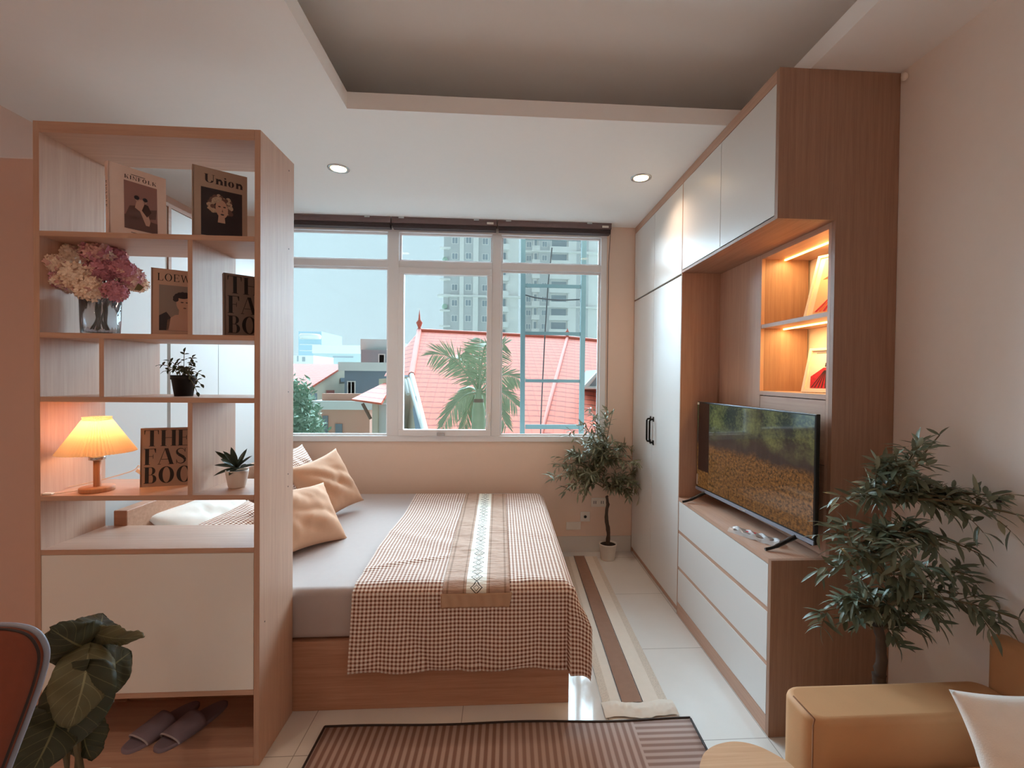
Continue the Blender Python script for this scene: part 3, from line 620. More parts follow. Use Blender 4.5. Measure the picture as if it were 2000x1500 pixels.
def d_kinfolk(b, w, h):
    y = -.0004
    word(b, 'KINFOLK', w*.26, h*.84, h*.052, y, 0, .2, .07, .20, w*.60/(h*.052*6.9))
    for x0, x1, z in ((.37, .62, .905), (.36, .62, .10), (.12, .50, .045), (.55, .80, .04)): b.poly([(w*x0, y, h*z), (w*x1, y, h*z), (w*x1, y, h*(z+.008)), (w*x0, y, h*(z+.008))], 0)
    b.poly([(w*.25, y, h*.15), (w*.83, y, h*.15), (w*.83, y, h*.81), (w*.25, y, h*.81)], 1)
    y2 = y-.0003; b.poly([(w*.25, y2, h*.15), (w*.83, y2, h*.15), (w*.83, y2, h*.30), (w*.25, y2, h*.34)], 4)
    b.poly([(w*.26, y2, h*.32), (w*.45, y2, h*.30), (w*.80, y2, h*.36), (w*.82, y2, h*.50), (w*.62, y2, h*.46), (w*.5, y2, h*.5), (w*.34, y2, h*.47)], 4)
    y3 = y2-.0003; disc(b, w*.475, h*.585, w*.04, h*.035, y3, 2); disc(b, w*.60, h*.575, w*.04, h*.032, y3, 2)
    b.poly([(w*.43, y3, h*.46), (w*.47, y3, h*.58), (w*.62, y3, h*.60), (w*.62, y3, h*.50), (w*.70, y3, h*.30), (w*.68, y3, h*.24), (w*.62, y3, h*.24), (w*.52, y3, h*.42)], 2)
    disc(b, w*.465, h*.605, w*.045, h*.030, y3-.0003, 3, rot=.5); disc(b, w*.612, h*.60, w*.045, h*.026, y3-.0003, 3, rot=-.4); b.poly([(w*.55, y3-.0004, h*.44), (w*.60, y3-.0004, h*.54), (w*.66, y3-.0004, h*.53), (w*.72, y3-.0004, h*.44), (w*.64, y3-.0004, h*.36)], 0)
    return ['ink_brown', 'pic_mauve', 'pic_light', 'pic_dark', 'pic_mid']
def d_union(b, w, h):
    y = -.0004; word(b, 'Union', w*.20, h*.80, h*.115, y, 0, .20, .04, .05, 1.15)
    b.poly([(w*.14, y, h*.08), (w*.90, y, h*.08), (w*.90, y, h*.73), (w*.14, y, h*.73)], 3)
    y2 = y-.0003; b.poly([(w*.20, y2, h*.09), (w*.86, y2, h*.09), (w*.80, y2, h*.22), (w*.62, y2, h*.29), (w*.42, y2, h*.28), (w*.26, y2, h*.20)], 0)
    rr_ = random.Random(4)
    for k in range(46):
        a = pi*(-.30+1.55*k/45); q = rr_.uniform(.75, 1.12); disc(b, w*.50+w*.20*q*cos(a), h*.505+h*.125*q*sin(a), w*rr_.uniform(.03, .06), h*rr_.uniform(.02, .034), y2-.0001*(k % 5), 2 if rr_.random() < .72 else 1, 9, a+rr_.uniform(-.6, .6))
    b.poly([(w*.44, y2-.0005, h*.28), (w*.58, y2-.0005, h*.28), (w*.56, y2-.0005, h*.42), (w*.46, y2-.0005, h*.42)], 4)
    disc(b, w*.515, h*.47, w*.115, h*.125, y2-.0008, 4, rot=.1)
    disc(b, w*.47, h*.50, w*.026, h*.009, y2-.0011, 3); disc(b, w*.565, h*.50, w*.026, h*.009, y2-.0011, 3)
    disc(b, w*.525, h*.395, w*.034, h*.011, y2-.0011, 3); b.poly([(w*.515, y2-.0011, h*.43), (w*.54, y2-.0011, h*.43), (w*.528, y2-.0011, h*.47)], 1)
    disc(b, w*.42, h*.585, w*.10, h*.04, y2-.0012, 2, 12, .5)
    b.poly([(w*.14, y, h*.035), (w*.55, y, h*.035), (w*.55, y, h*.045), (w*.14, y, h*.045)], 0)
    return ['pic_dark', 'pic_mid', 'pic_hair', 'pic_dark', 'pic_skin']
def d_loewe(b, w, h):
    y = -.0004; word(b, 'LOEWE', w*.10, h*.82, h*.11, y, 0, .13, .045, .10, .95)
    b.poly([(w*.13, y, h*.08), (w*.87, y, h*.08), (w*.87, y, h*.76), (w*.13, y, h*.76)], 1)
    y2 = y-.0003; b.poly([(w*.13, y2, h*.08), (w*.3, y2, h*.09), (w*.34, y2, h*.28), (w*.26, y2, h*.36), (w*.13, y2, h*.30)], 3)
    b.poly([(w*.26, y2, h*.085), (w*.87, y2, h*.085), (w*.87, y2, h*.25), (w*.66, y2, h*.34), (w*.42, y2, h*.32), (w*.28, y2, h*.24)], 2)
    b.poly([(w*.48, y2-.0003, h*.28), (w*.66, y2-.0003, h*.28), (w*.68, y2-.0003, h*.46), (w*.50, y2-.0003, h*.46)], 4)
    disc(b, w*.58, h*.50, w*.14, h*.13, y2-.0006, 4); [disc(b, w*(.58+.15*cos(a)), h*(.565+.075*sin(a)), w*.055, h*.035, y2-.0009-.00005*k_, 3, 9, a) for k_, a in enumerate([.1, .5, .9, 1.3, 1.7, 2.1, 2.5, 2.9, 3.3])]; disc(b, w*.56, h*.615, w*.13, h*.045, y2-.0008, 3)
    disc(b, w*.55, h*.515, w*.03, h*.008, y2-.001, 3); disc(b, w*.64, h*.515, w*.025, h*.008, y2-.001, 3); disc(b, w*.60, h*.43, w*.03, h*.009, y2-.001, 5)
    return ['ink', 'pic_grey', 'pic_light', 'pic_dark', 'pic_skin', 'pic_mid']
def d_fash(b, w, h):
    y = -.0004
    word(b, 'THE', w*.03, h*.735, h*.21, y, 0, .2, .03, .03, .98*w/.2)
    word(b, 'FASHION', w*.06, h*.43, h*.235, y, 0, .2, .03, .03, .40*w/.2)
    word(b, 'BOOK', w*.05, h*.09, h*.235, y, 0, .2, .03, .04, .78*w/.2)
    return ['ink']
def d_fash2(b, w, h):
    y = -.0004; s_ = h*.275; k = .88*w/(2.55*s_)
    for txt, z in (('THE', .69), ('FASHION', .375), ('BOOK', .06)):
        # the line runs on past the visible part; only whole letters that fit the cover are kept
        x = w*.05
        for ch in txt:
            adv, _ = glyph(ch)
            if x+adv*s_*k > w*1.0: break
            x = word(b, ch, x, h*z, s_, y, 0, .2, .03, .05, k)
    return ['ink']
SH = SY0
book('pink magazine-style book titled KINFOLK with a couple on the cover, top shelf', 213, 312, 1.715, 326, 349, 1.86, Z1, 'book_pink', .022, d_kinfolk, spine='KINFOLK')
book('tan book titled Union with a blonde woman on the cover, top shelf', 377, 319, 1.735, 483.5, 344, 1.835, Z1, 'book_beige', .02, d_union)
book('pinkish book titled LOEWE with a young man on the cover, beside the flowers', 296, 519, 1.74, 402, 535, 1.825, Z2, 'book_loewe', .018, d_loewe)
book('grey THE FASHION BOOK half hidden at the right end of the second shelf', 439, 529, 1.74, 540, 548, 1.85, Z2, 'book_grey', .025, d_fash2)
book('brown THE FASHION BOOK standing beside the pleated lamp', 274, 838, 1.80, 381, 834, 1.845, Z4, 'book_fashion', .02, d_fash2)
# ------------------------------------------------------------------ table lamp
lx, ly = PZ(192, 950, Z4).x, PZ(192, 950, Z4).y; ly = 1.752; lx = PY(190, 950, ly).x
t = thing('table_lamp', 'lit table lamp with pleated cream shade and wooden base on the bookshelf', 'lamp', (lx, ly, Z4))
def L3(*a): return Vector((lx, ly, Z4))
obj('base', MB().lathe((lx, ly, Z4), [(0, 0), (.048, 0), (.050, .003), (.050, .014), (.048, .017), (0, .017)], 40), 'lamp_wood', t)
obj('pole', MB().lathe((lx, ly, Z4), [(.011, .017), (.011, .115), (0, .115)], 20), 'lamp_wood', t)
obj('socket', MB().lathe((lx, ly, Z4), [(.012, .110), (.024, .114), (.024, .128), (.016, .132), (.016, .16), (0, .16)], 20), 'silver', t)
obj('bulb', MB().ball((lx, ly, Z4+.185), .022, seg=14, sc3=(1, 1, 1.2)), 'bulb_glow', t)
NS = 120
def shade(k, z): return 1+(.045 if k % 2 else -.045)
obj('lamp_shade', MB().lathe((lx, ly, Z4), [(.040, .268), (.038, .262), (.059, .225), (.083, .183), (.107, .142), (.108, .140)], NS, 0, False, shade), 'lamp_shade', t)
obj('shade_ring', MB().lathe((lx, ly, Z4), [(.036, .258), (.037, .256), (.036, .254)], 30).tube([(lx-.036, ly, Z4+.256), (lx+.036, ly, Z4+.256)], .001, 6).tube([(lx, ly, Z4+.16), (lx, ly, Z4+.257)], .002, 6), 'silver', t)
obj('power_cord', MB().tube(smooth_path([(lx-.05, ly-.02, Z4+.006), (lx-.09, ly-.05, Z4+.004), (lx-.13, ly-.04, Z4+.004), (lx-.14, ly+.02, Z4+.004), (lx-.06, ly+.08, Z4+.02), (lx+.04, ly+.10, Z4+.05), (lx+.075, ly+.09, Z4+.075)]), .0018, 6), 'wire_white', t)
b = MB().box((-.024, -.008, -.006), (.024, .008, .008)); b.xf(Matrix.Translation((lx+.095, ly+.085, Z4+.045)) @ Matrix.Rotation(R_(35), 4, 'Y'))
b.tube([(lx+.075, ly+.09, Z4+.075), (lx+.105, ly+.09, Z4+.05), (lx+.12, ly+.08, Z4+.006)], .002, 6)
obj('cord_switch', b, 'plastic_white', t, bevel=.002)
obj('cord_plug', MB().box((lx-.135, ly-.062, Z4+.001), (lx-.10, ly-.048, Z4+.007)), 'plastic_white', t, bevel=.001)
pl = bpy.data.lights.new('lamp_bulb_light', 'POINT'); pl.energy = .65; pl.color = (1, .62, .32); pl.shadow_soft_size = .022
po = bpy.data.objects.new('lamp_bulb_light', pl); COL.objects.link(po); po.parent = t; po.location = (0, 0, .225)
# ------------------------------------------------------------------ vase and hydrangeas
vx, vy = PY(197, 648, 1.815).x, 1.815
t = thing('glass_vase', 'ribbed clear glass vase holding the hydrangeas on the bookshelf', 'vase', (vx, vy, Z2))
rib = lambda k, z: 1+.03*(1 if k % 2 else -1)
obj('vase_body', MB().lathe((vx, vy, Z2), [(0, .001), (.050, .001), (.054, .006), (.056, .05), (.058, .135), (.055, .135), (.053, .05), (.050, .012), (0, .010)], 56, 0, True, rib), 'vase_glass', t)
b = MB(); random.seed(3); heads = [(104, 515, 1.73, .034, 0), (135, 500, 1.80, .048, 0), (116, 545, 1.75, .036, 1), (150, 540, 1.76, .05, 0), (178, 565, 1.76, .045, 0), (205, 525, 1.80, .05, 2), (225, 570, 1.77, .036, 2), (252, 540, 1.82, .042, 1), (268, 555, 1.85, .032, 0), (160, 487, 1.84, .04, 0), (190, 495, 1.78, .046, 1), (125, 560, 1.79, .03, 0), (222, 500, 1.83, .04, 2), (240, 525, 1.78, .034, 2)]
HP = [PY(u, v, y) for u, v, y, _, _ in heads]
t = thing('hydrangea_bouquet', 'bouquet of cream and pink hydrangea heads in the ribbed glass vase', 'flowers', (vx, vy, Z2+.02))
b = MB()
for p in HP: b.tube(bez((vx+random.uniform(-.03, .03), vy+random.uniform(-.03, .03), Z2+.016), (vx, vy, Z2+.08), (vx*.6+p.x*.4, vy, Z2+.13), p, 8), .0032, 6)
obj('stems', b, 'dark_leaf', t)
pm = [['petal_cream', 'petal_cream', 'petal_blush'], ['petal_blush', 'petal_pink', 'petal_cream'], ['petal_pink', 'petal_pink', 'petal_blush']]
for (u, v, y, r, kind), p in zip(heads, HP):
    b = MB(); N_ = 120
    for i in range(N_):
        ph = math.acos(1-2*(i+.5)/N_); th = i*2.39996; d = Vector((sin(ph)*cos(th), sin(ph)*sin(th), cos(ph)*.85))
        c = p+d*r*random.uniform(.86, 1.12); nrm = (d+Vector([random.uniform(-.45, .45) for _ in range(3)])).normalized(); e1 = nrm.orthogonal().normalized(); e2 = nrm.cross(e1); s = r*.27; mi = random.choice([0, 0, 0, 1, 1, 2]); a0 = random.random()*2
        for q in range(4):
            a = a0+q*pi/2; ee = e1*cos(a)+e2*sin(a); ff = e2*cos(a)-e1*sin(a)
            b.poly([c, c+ee*s*.5+ff*s*.42+nrm*s*.15, c+ee*s*1.05+nrm*s*.4, c+ee*s*.5-ff*s*.42+nrm*s*.15], mi)
    b.ball(p, r*.8, 0, 10)
    obj('flower_head', b, pm[kind], t)
obj('leaf', MB().poly([PY(u, v, 1.79) for u, v in ((262, 566), (270, 553), (281, 561), (274, 568))]), 'dark_leaf', t)
# ------------------------------------------------------------------ leaves and small pots
def leaf(mb, p, d, up, ln, wd, mi=0, droop=.25, ns=4):
    d = d.normalized(); sd = d.cross(up); sd = sd.normalized() if sd.length > 1e-4 else d.orthogonal().normalized(); nn = sd.cross(d)
    vs = []; 
    for i in range(ns+1):
        q = i/ns; c = p+d*ln*q-nn*ln*droop*q*q; ww = wd*.5*sin(pi*min(1, .06+q*.94))**.75 if i < ns else 0
        vs += [c-sd*ww+nn*ww*.3, c, c+sd*ww+nn*ww*.3]
    fs = []
    for i in range(ns): o = i*3; fs += [(o, o+1, o+4, o+3), (o+1, o+2, o+5, o+4)]
    mb.add(vs, fs, mi, True)
def rnd(a=1): return Vector([random.uniform(-a, a) for _ in range(3)])
random.seed(11)
px, py = PY(359, 770, 1.80).x, 1.80
t = thing('potted_plant', 'small leafy plant in a black pot on the middle shelf', 'plant', (px, py, Z3))
obj('pot', MB().lathe((px, py, Z3), [(0, 0), (.029, 0), (.038, .062), (.041, .062), (.041, .078), (.038, .078), (.036, .066), (0, .066)], 28), 'pot_black', t)
b = MB(); fb = MB()
tips = [(360, 688, 1.8), (312, 713, 1.80), (330, 705, 1.78), (345, 705, 1.83), (378, 708, 1.8), (372, 725, 1.77), (393, 732, 1.80), (392, 750, 1.77), (385, 766, 1.765), (322, 725, 1.78), (350, 725, 1.76), (335, 722, 1.84), (376, 698, 1.82)]
for u, v, y in tips:
    q = PY(u, v, y); p0 = Vector((px+random.uniform(-.015, .015), py+random.uniform(-.015, .015), Z3+.066)); pts = bez(p0, p0+Vector((0, 0, .03)), (p0+q)/2+Vector((0, 0, .03)), q, 8); b.tube(pts, .0012, 5)
    for i in range(3, 9):
        d = (pts[min(i+1, 8)]-pts[i-1]).normalized()
        if i == 8: leaf(fb, pts[i], d, Vector((0, -.3, 1)), .019, .011)
        elif i % 2: 
            for s in (-1, 1): leaf(fb, pts[i], d*.5+d.cross(Vector((0, -1, .3)))*s+rnd(.3), Vector((0, -.6, 1)), .017, .010)
obj('stems', b, 'bark_green', t); obj('foliage', fb, 'small_leaf', t)
px, py = PY(463, 955, 1.80).x, 1.80
t = thing('potted_plant', 'small rosette plant in a cream pot on the shelf above the bed', 'plant', (px, py, Z4))
obj('pot', MB().lathe((px, py, Z4), [(0, 0), (.026, 0), (.029, .004), (.038, .055), (.0385, .066), (.036, .066), (.034, .057), (0, .057)], 28), 'pot_white', t)
obj('soil', MB().lathe((px, py, Z4), [(0, .058), (.0345, .058)], 20), 'soil', t)
fb = MB()
for k, (u, v, y) in enumerate([(418, 925, 1.78), (421, 905, 1.80), (424, 880, 1.80), (440, 882, 1.78), (452, 876, 1.80), (478, 878, 1.82), (487, 890, 1.80), (495, 905, 1.78), (440, 900, 1.76), (478, 905, 1.75), (462, 912, 1.74), (455, 890, 1.83), (432, 893, 1.84), (470, 885, 1.77), (448, 925, 1.75)]):
    q = PY(u, v, y); p0 = Vector((px, py, Z4+.066+.012*random.random())); d = q-p0; leaf(fb, p0, d, Vector((0, -.5, 1)), d.length*1.08, .021, droop=.12, ns=6)
obj('foliage', fb, 'ficus_leaf', t)
# ------------------------------------------------------------------ bed
BX0, BX1, BY0, BY1, BZ = -1.50, .300, 1.9376+.012, 3.55, .290
t = thing('bed', 'wooden box bed frame with headboard, standing below the window', 'bed', (-.6, 2.75, 0))
obj('base', MB().box((BX0, BY0, 0), (BX1, BY1, BZ)), 'bed_wood', t, bevel=.002)
obj('headboard', MB().box((-1.552, BY0-.008, 0), (BX0-.001, BY1+.04, .845)), 'bed_wood', t, bevel=.003)
MZ = .505
def rbox(x0, x1, y0, y1, z0, z1, r, n_=5):
    b = MB(); rings = []
    prof = [(r*(1-cos(a)), z0+r*(1-sin(a))) for a in [pi/2*i/n_ for i in range(n_, -1, -1)]][::1]
    prof = [(r*(1-sin(a)), z0+r*(1-cos(a))) for a in [pi/2*i/n_ for i in range(n_+1)]]+[(r*(1-cos(a)), z1-r+r*sin(a)) for a in [pi/2*i/n_ for i in range(n_+1)]]
    rc = min(.05, (x1-x0)*.45, (y1-y0)*.45); vs = []; seg = 0
    for ins, z in prof:
        ring = []
        for cx, cy, a0 in ((x1-rc, y1-rc, 0), (x0+rc, y1-rc, pi/2), (x0+rc, y0+rc, pi), (x1-rc, y0+rc, 3*pi/2)):
            for k in range(6): a = a0+pi/2*k/5; ring.append((cx+(rc-ins)*cos(a), cy+(rc-ins)*sin(a), z))
        vs += ring; seg = len(ring)
    fs = [(i*seg+k, i*seg+(k+1) % seg, (i+1)*seg+(k+1) % seg, (i+1)*seg+k) for i in range(len(prof)-1) for k in range(seg)]
    b.add(vs, fs, 0, True); b.add(vs[-seg:], [tuple(range(seg))], 0); b.add(vs[:seg], [tuple(range(seg))[::-1]], 0); return b
b = rbox(BX0+.004, BX1-.008, BY0+.006, BY1-.005, BZ+.004, MZ, .028)
tag(obj('mattress', b, 'sheet_grey'), 'thick mattress under a smooth grey fitted sheet on the wooden bed frame', 'mattress')
# quilt draped over the front edge and the foot of the bed
XE, YE = BX1-.01, BY0+.004
def drape(x, y, off, wr=1):
    a = max(0, x-XE); c = max(0, YE-y); h = math.hypot(a, c); top = MZ+off
    if h < 1e-6:
        z = top; r_ = .03; dx = min(XE-x, y-YE)
        if dx < .03: z = top-(.03-dx)**2/.03*.28
        p = Vector((x, y, z))
    else:
        ux, uy = a/h, -c/h; fl = min(h, .03)*.75+.055*min(1, h/.35)*(1 if a > 0 and c > 0 else .15)
        if h < .03: z = top-.0084-h*.5
        else: z = top-.0234-(h-.03)
        bx_, by_ = min(x, XE), max(y, YE); p = Vector((bx_+ux*fl, by_+uy*fl, z))
    if a > 0 and c > 0: p.x += .06*min(1, a/.10)*min(1, c/.14); p.y -= .012*min(1, a/.1)
    n3 = noise.noise(Vector((x*3.0+y*1.2, y*2.2-x*.8, 1.7)))
    fold = noise.noise(Vector((x*5+y*7, (x-y)*1.6, 4.2)))
    if h < 1e-6:
        # one soft crease running diagonally across the top
        p.z += wr*(abs(n3)*.006+max(0, fold)*.012)+wr*.010*math.exp(-(((y-2.17)-(x+.42)*.42)/.022)**2)*max(0, 1-abs(x+.42)/.32)
    else:
        q = min(1, max(c, a)/.3); s_ = wr*(.009*sin(x*19+2*n3)+.012*n3)*q
        p += Vector((0, -abs(s_)*1.1, 0)) if c >= a else Vector((abs(s_), 0, 0))
    return p
QX0, QX1, QY0, QY1 = -.612, XE+.13, YE-.352, 3.42
def qpt(u, v):
    x = QX0+(QX1-QX0)*u; y = QY0+(QY1-QY0)*v+.012*noise.noise(Vector((x*6, 0, 0)))*(1 if v < .01 else 0)
    if u < .3: x += .006*sin(y*7)
    if x < QX0+.03: pass
    return drape(x, y, .016)
b = MB().grid(qpt, 110, 170, 0, True, lambda u, v: ((QX1-QX0)*u, (QY1-QY0)*v))
tag(obj('quilt', b, 'gingham', thick=.010), 'brown and cream gingham quilt draped over the foot half of the bed', 'quilt')
RX0, RX1, RY0 = -.245, .040, YE-.045
def rpt(u, v):
    y = RY0+(3.40-RY0)*v; k = v; x0 = -.238-.02*k; x1 = .042-.006*k; x = x0+(x1-x0)*u
    p = drape(x, y, .0255, 1); p.z += .003*noise.noise(Vector((x*8, y*60, 2))); 
    if y < YE: p.y -= .008
    return p
t = thing('bed_runner', 'tan and white patterned bed runner lying over the gingham quilt', 'bed runner', (-.1, 2.7, MZ))
obj('woven_band', MB().grid(rpt, 24, 220, 0, True, lambda u, v: (u*2-1, v*(3.40-RY0))), 'bed_runner_cloth', t, thick=.003)
def ept(u, v):
    y = RY0-.056+.058*v; x = -.244+(.296-.012*(1-v))*u
    p = drape(x, y, .0265, 1); p.y -= .0105+.002*sin(u*40+3*v); return p
obj('satin_end', MB().grid(ept, 40, 8, 0, True), 'satin_tan', t, thick=.004)
# pillows
def pillow(name, label, cat, c, w, h, th, M, mat, group=None, uvs=None, seed=0, par=None):
    N_ = 30; b = MB()
    for side in (1, -1):
        def fn(u, v):
            a, e = u*2-1, v*2-1; x = a*w/2*(1-.11*(1-e*e)); z = e*h/2*(1-.11*(1-a*a))
            k = (1-abs(a)**2.6)*(1-abs(e)**2.6); y = th/2*max(0, k)**.55
            y += .012*k*noise.noise(Vector((x*9+seed, z*9, side)))+.034*k*abs(noise.noise(Vector((x*6+z*9+seed, (x-z)*2.5, side))))-.012*k*abs(noise.noise(Vector((x*14-z*5+seed, z*11, side+3))))
            q = max(abs(a), abs(e)); y += .006*(q**6)*noise.noise(Vector((a*6, e*6, seed)))*(1-q**12)
            return Vector((x, -side*y, z))
        o = len(b.v); b.grid(fn, N_, N_, 0, True, (lambda u, v: (u*w, v*h)))
        if side < 0: 
            for i in range(len(b.f)-N_*N_, len(b.f)): b.f[i] = b.f[i][::-1]; b.uv[i] = b.uv[i][::-1]
    b.xf(Matrix.Translation(c) @ M)
    return tag(obj(name, b, mat, par, weld=True), label, cat, group)
def rot(rz, rx=0, ry=0): return Matrix.Rotation(R_(rz), 4, 'Z') @ Matrix.Rotation(R_(rx), 4, 'X') @ Matrix.Rotation(R_(ry), 4, 'Y')
# local -y is the front; at the headboard the cushions face +x
pillow('sleeping_pillow', 'gingham pillow at the window side, leaning on the headboard behind the tan cushion', 'pillow', (-1.335, 3.10, MZ+.205), .62, .42, .14, rot(90, -28), 'gingham', 'gingham pillows at the headboard', seed=5)
pillow('sleeping_pillow', 'gingham pillow lying nearest the bookshelf, seen through its lowest opening', 'pillow', (-1.19, 2.24, MZ+.12), .60, .42, .13, rot(86, -62), 'gingham', 'gingham pillows at the headboard', seed=9)
pillow('sleeping_pillow', 'plain white pillow against the headboard behind the nearest gingham pillow', 'pillow', (-1.38, 2.36, MZ+.145), .62, .40, .13, rot(90, -46), 'mattress_white', seed=2)
pillow('cushion', 'tan square cushion leaning on the pillow at the window side of the bed', 'cushion', (-1.10, 2.98, MZ+.192), .42, .40, .16, rot(62, -28, -10), 'cushion_tan', 'tan square cushions', seed=21)
pillow('cushion', 'tan square cushion nearer the bookshelf, partly hidden by its side panel', 'cushion', (-1.03, 2.46, MZ+.152), .42, .36, .15, rot(64, -38, 6), 'cushion_tan', 'tan square cushions', seed=33)
# ------------------------------------------------------------------ floor cloths and rug
def cloth(pts4, nu, nv, z=.004, amp=.002, fr=30, seed=0):
    A, B, C_, D = [Vector(p) for p in pts4]
    def fn(u, v):
        p = A.lerp(B, u).lerp(D.lerp(C_, u), v); p.z = z+amp*abs(noise.noise(Vector((p.x*fr, p.y*fr*.4, seed)))); return p
    return MB().grid(fn, nu, nv)
t = thing('floor_runner', 'long cream and brown cloth runner on the tiles between bed and wardrobe', 'floor runner', (.62, 2.7, 0))
def rl(s, y): return .50+(.75-.50)*s+(3.54-y)*(-.028+.020*s)*0+(3.54-y)*(-.035)*(1-s)+(3.54-y)*(-.012)*s
def strip(s0, s1, y0, y1): return [(rl(s0, y0), y0, 0), (rl(s1, y0), y0, 0), (rl(s1, y1), y1, 0), (rl(s0, y1), y1, 0)]
obj('cream_cloth', cloth(strip(.13, .87, 1.925, 3.54), 16, 90, .003, .002, 40), 'cream_cloth', t)
for s0, s1 in ((0, .13), (.87, 1)): obj('lace_edge', cloth(strip(s0, s1, 1.925, 3.54), 4, 90, .003, .002, 40), 'lace', t)
obj('brown_band', cloth(strip(.30, .60, 1.93, 3.545), 10, 160, .0065, .003, 60, 3), 'brown_cloth', t)
obj('hem_line', cloth(strip(.285, .298, 1.93, 3.545), 1, 90, .0075, .001), 'ink_brown', t)
obj('hem_line', cloth(strip(.602, .615, 1.93, 3.545), 1, 90, .0075, .001), 'ink_brown', t)
def endp(u, v):
    x = rl(-.02, 1.9)+(rl(1.06, 1.9)-rl(-.02, 1.9))*u; y = 1.845+.09*v+.008*sin(u*9)+.006*noise.noise(Vector((u*8, v, 1)))
    return Vector((x, y, .006+.010*sin(v*pi)*(.5+.5*abs(noise.noise(Vector((u*12, v*3, 5))))*2)))
obj('satin_end', MB().grid(endp, 50, 10), 'cream_cloth', t)
# striped rug: local frame with x to the right
t = thing('striped_rug', 'grey-brown striped rug with dark border in the foreground', 'rug', (.045, 1.60, 0), R_(-1.0))
def rg(x0, x1, y0, y1, z): return MB().grid(lambda u, v: Vector((x0+(x1-x0)*u, y0+(y1-y0)*v+.004*sin(u*14)*v, z+.002+.0015*sin(u*11+v*3))), 40, 8)
RW = .735; RYT = .235; RYB = -.70
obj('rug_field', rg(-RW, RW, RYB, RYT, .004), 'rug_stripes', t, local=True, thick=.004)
b = MB()
b.tube([(-RW+2*RW*i/40, RYT+.004*sin(i/40*14), .008+.0015*sin(i/40*11+3)) for i in range(41)], .005, 6)
obj('binding', b, 'piping_dark', t, local=True)
for s in (-1, 1): obj('binding', MB().tube([(s*RW, RYB+(RYT-RYB)*i/8, .008) for i in range(9)], .005, 6), 'piping_dark', t, local=True)
# ------------------------------------------------------------------ olive trees
def pot(t, x, y, r, h, z=0):
    obj('pot', MB().lathe((x, y, z), [(0, 0), (r*.72, 0), (r*.76, .004), (r*.97, h*.93), (r, h*.94), (r, h), (r*.93, h), (r*.90, h*.9), (0, h*.9)], 32), 'pot_white', t)
    obj('soil', MB().lathe((x, y, z), [(0, h*.905), (r*.91, h*.905)], 24), 'soil', t)
def clampb(mb, x1, y1):
    for p in mb.v: p.x = min(p.x, x1); p.y = min(p.y, y1)
    return mb
def olive(name, label, base, trunk, forks, tips, leafm, ln, wd, potr, poth, nfruit, seed, rt=.012, ntw=5, yj=.12, nfill=3, lf=1):
    random.seed(seed); t = thing(name, label, 'tree', base)
    pot(t, base[0], base[1], potr, poth)
    tb = MB(); tr = smooth_path(trunk, 6); n_ = len(tr)
    tb.tube([p+rnd(.0022) for p in tr], [rt*(1-.35*i/n_)*random.uniform(.9, 1.15) for i in range(n_)], 9)
    bb = MB(); fb = MB(); fr = []
    fk = [Vector(p) for p in forks]
    for tip in tips:
        tip = Vector(tip); f0 = min(fk, key=lambda q: (q-tip).length+random.uniform(0, .05)); D = (tip-f0).length
        mid = f0+(tip-f0)*.4+Vector((0, 0, D*.18))+rnd(D*.06)
        pts = bez(f0, f0+(mid-f0)*.6, mid, tip, 12); bb.tube(pts, [rt*.34*(1-.75*i/12) for i in range(13)], 6)
        paths = [(pts, 3)]
        for k in range(ntw):
            i = random.randint(3, 11); p = pts[i]; d = ((tip-f0).normalized()+rnd(.9)).normalized(); l = D*random.uniform(.18, .42)
            q = bez(p, p+d*l*.4, p+d*l*.7+Vector((0, 0, .01)), p+d*l+Vector((0, 0, -l*.1)), 7); bb.tube(q, .0012, 4); paths.append((q, 1))
            if nfruit and random.random() < .12: fr.append(q[4]+Vector((0, 0, -.012)))
        for q, i0 in paths:
            for i in range(i0, len(q)):
                d = (q[min(i+1, len(q)-1)]-q[i-1]).normalized()
                if i == len(q)-1: leaf(fb, q[i], d, Vector((rnd(.4)+Vector((0, 0, 1)))), ln*random.uniform(.8, 1.2), wd*random.uniform(.7, 1.1), 0, random.uniform(0, .35))
                for s in (-1, 1):
                    if random.random() > .72*lf: continue
                    sd = d.cross(Vector((0, 0, 1))+rnd(.8)).normalized()*s
                    leaf(fb, q[i], d*.55+sd+rnd(.35)+Vector((0, 0, .1)), Vector((0, 0, 1))+rnd(.6), ln*random.uniform(.65, 1.15), wd*random.uniform(.7, 1.1), 0, random.uniform(.05, .4))
    lx_ = (XW-.004, YB-.02) if base[1] > 2.5 else (XR-.006, YN-.006)
    clampb(bb, *lx_); clampb(fb, *lx_)
    to = obj('trunk', tb, 'bark', t); obj('branches', bb, 'bark_green', t); obj('foliage', fb, leafm, t)
    for p in fr[:nfruit]: obj('olive', MB().ball(p, .009, seg=10, sc3=(.8, .8, 1.15)), 'olive_fruit', t)
    return t
bp = PZ(1187, 1092, 0); YT = bp.y
def T1(u, v, dy=0): return PY(u, v, YT+dy)
tips = []
for u, v in ((1160, 803), (1195, 812), (1140, 830), (1175, 835), (1112, 852), (1135, 868), (1160, 860), (1185, 862), (1085, 905), (1100, 925), (1082, 935), (1115, 890), (1130, 905), (1150, 895), (1180, 888), (1215, 868), (1205, 900), (1235, 905), (1268, 915), (1262, 950), (1235, 940), (1245, 925), (1225, 962), (1120, 945), (1150, 930), (1180, 925), (1100, 950), (1140, 955), (1205, 935), (1170, 910), (1125, 925), (1192, 950)):
    tips.append(tuple(T1(u, v, random.Random(u*v).uniform(-.16, .12))))
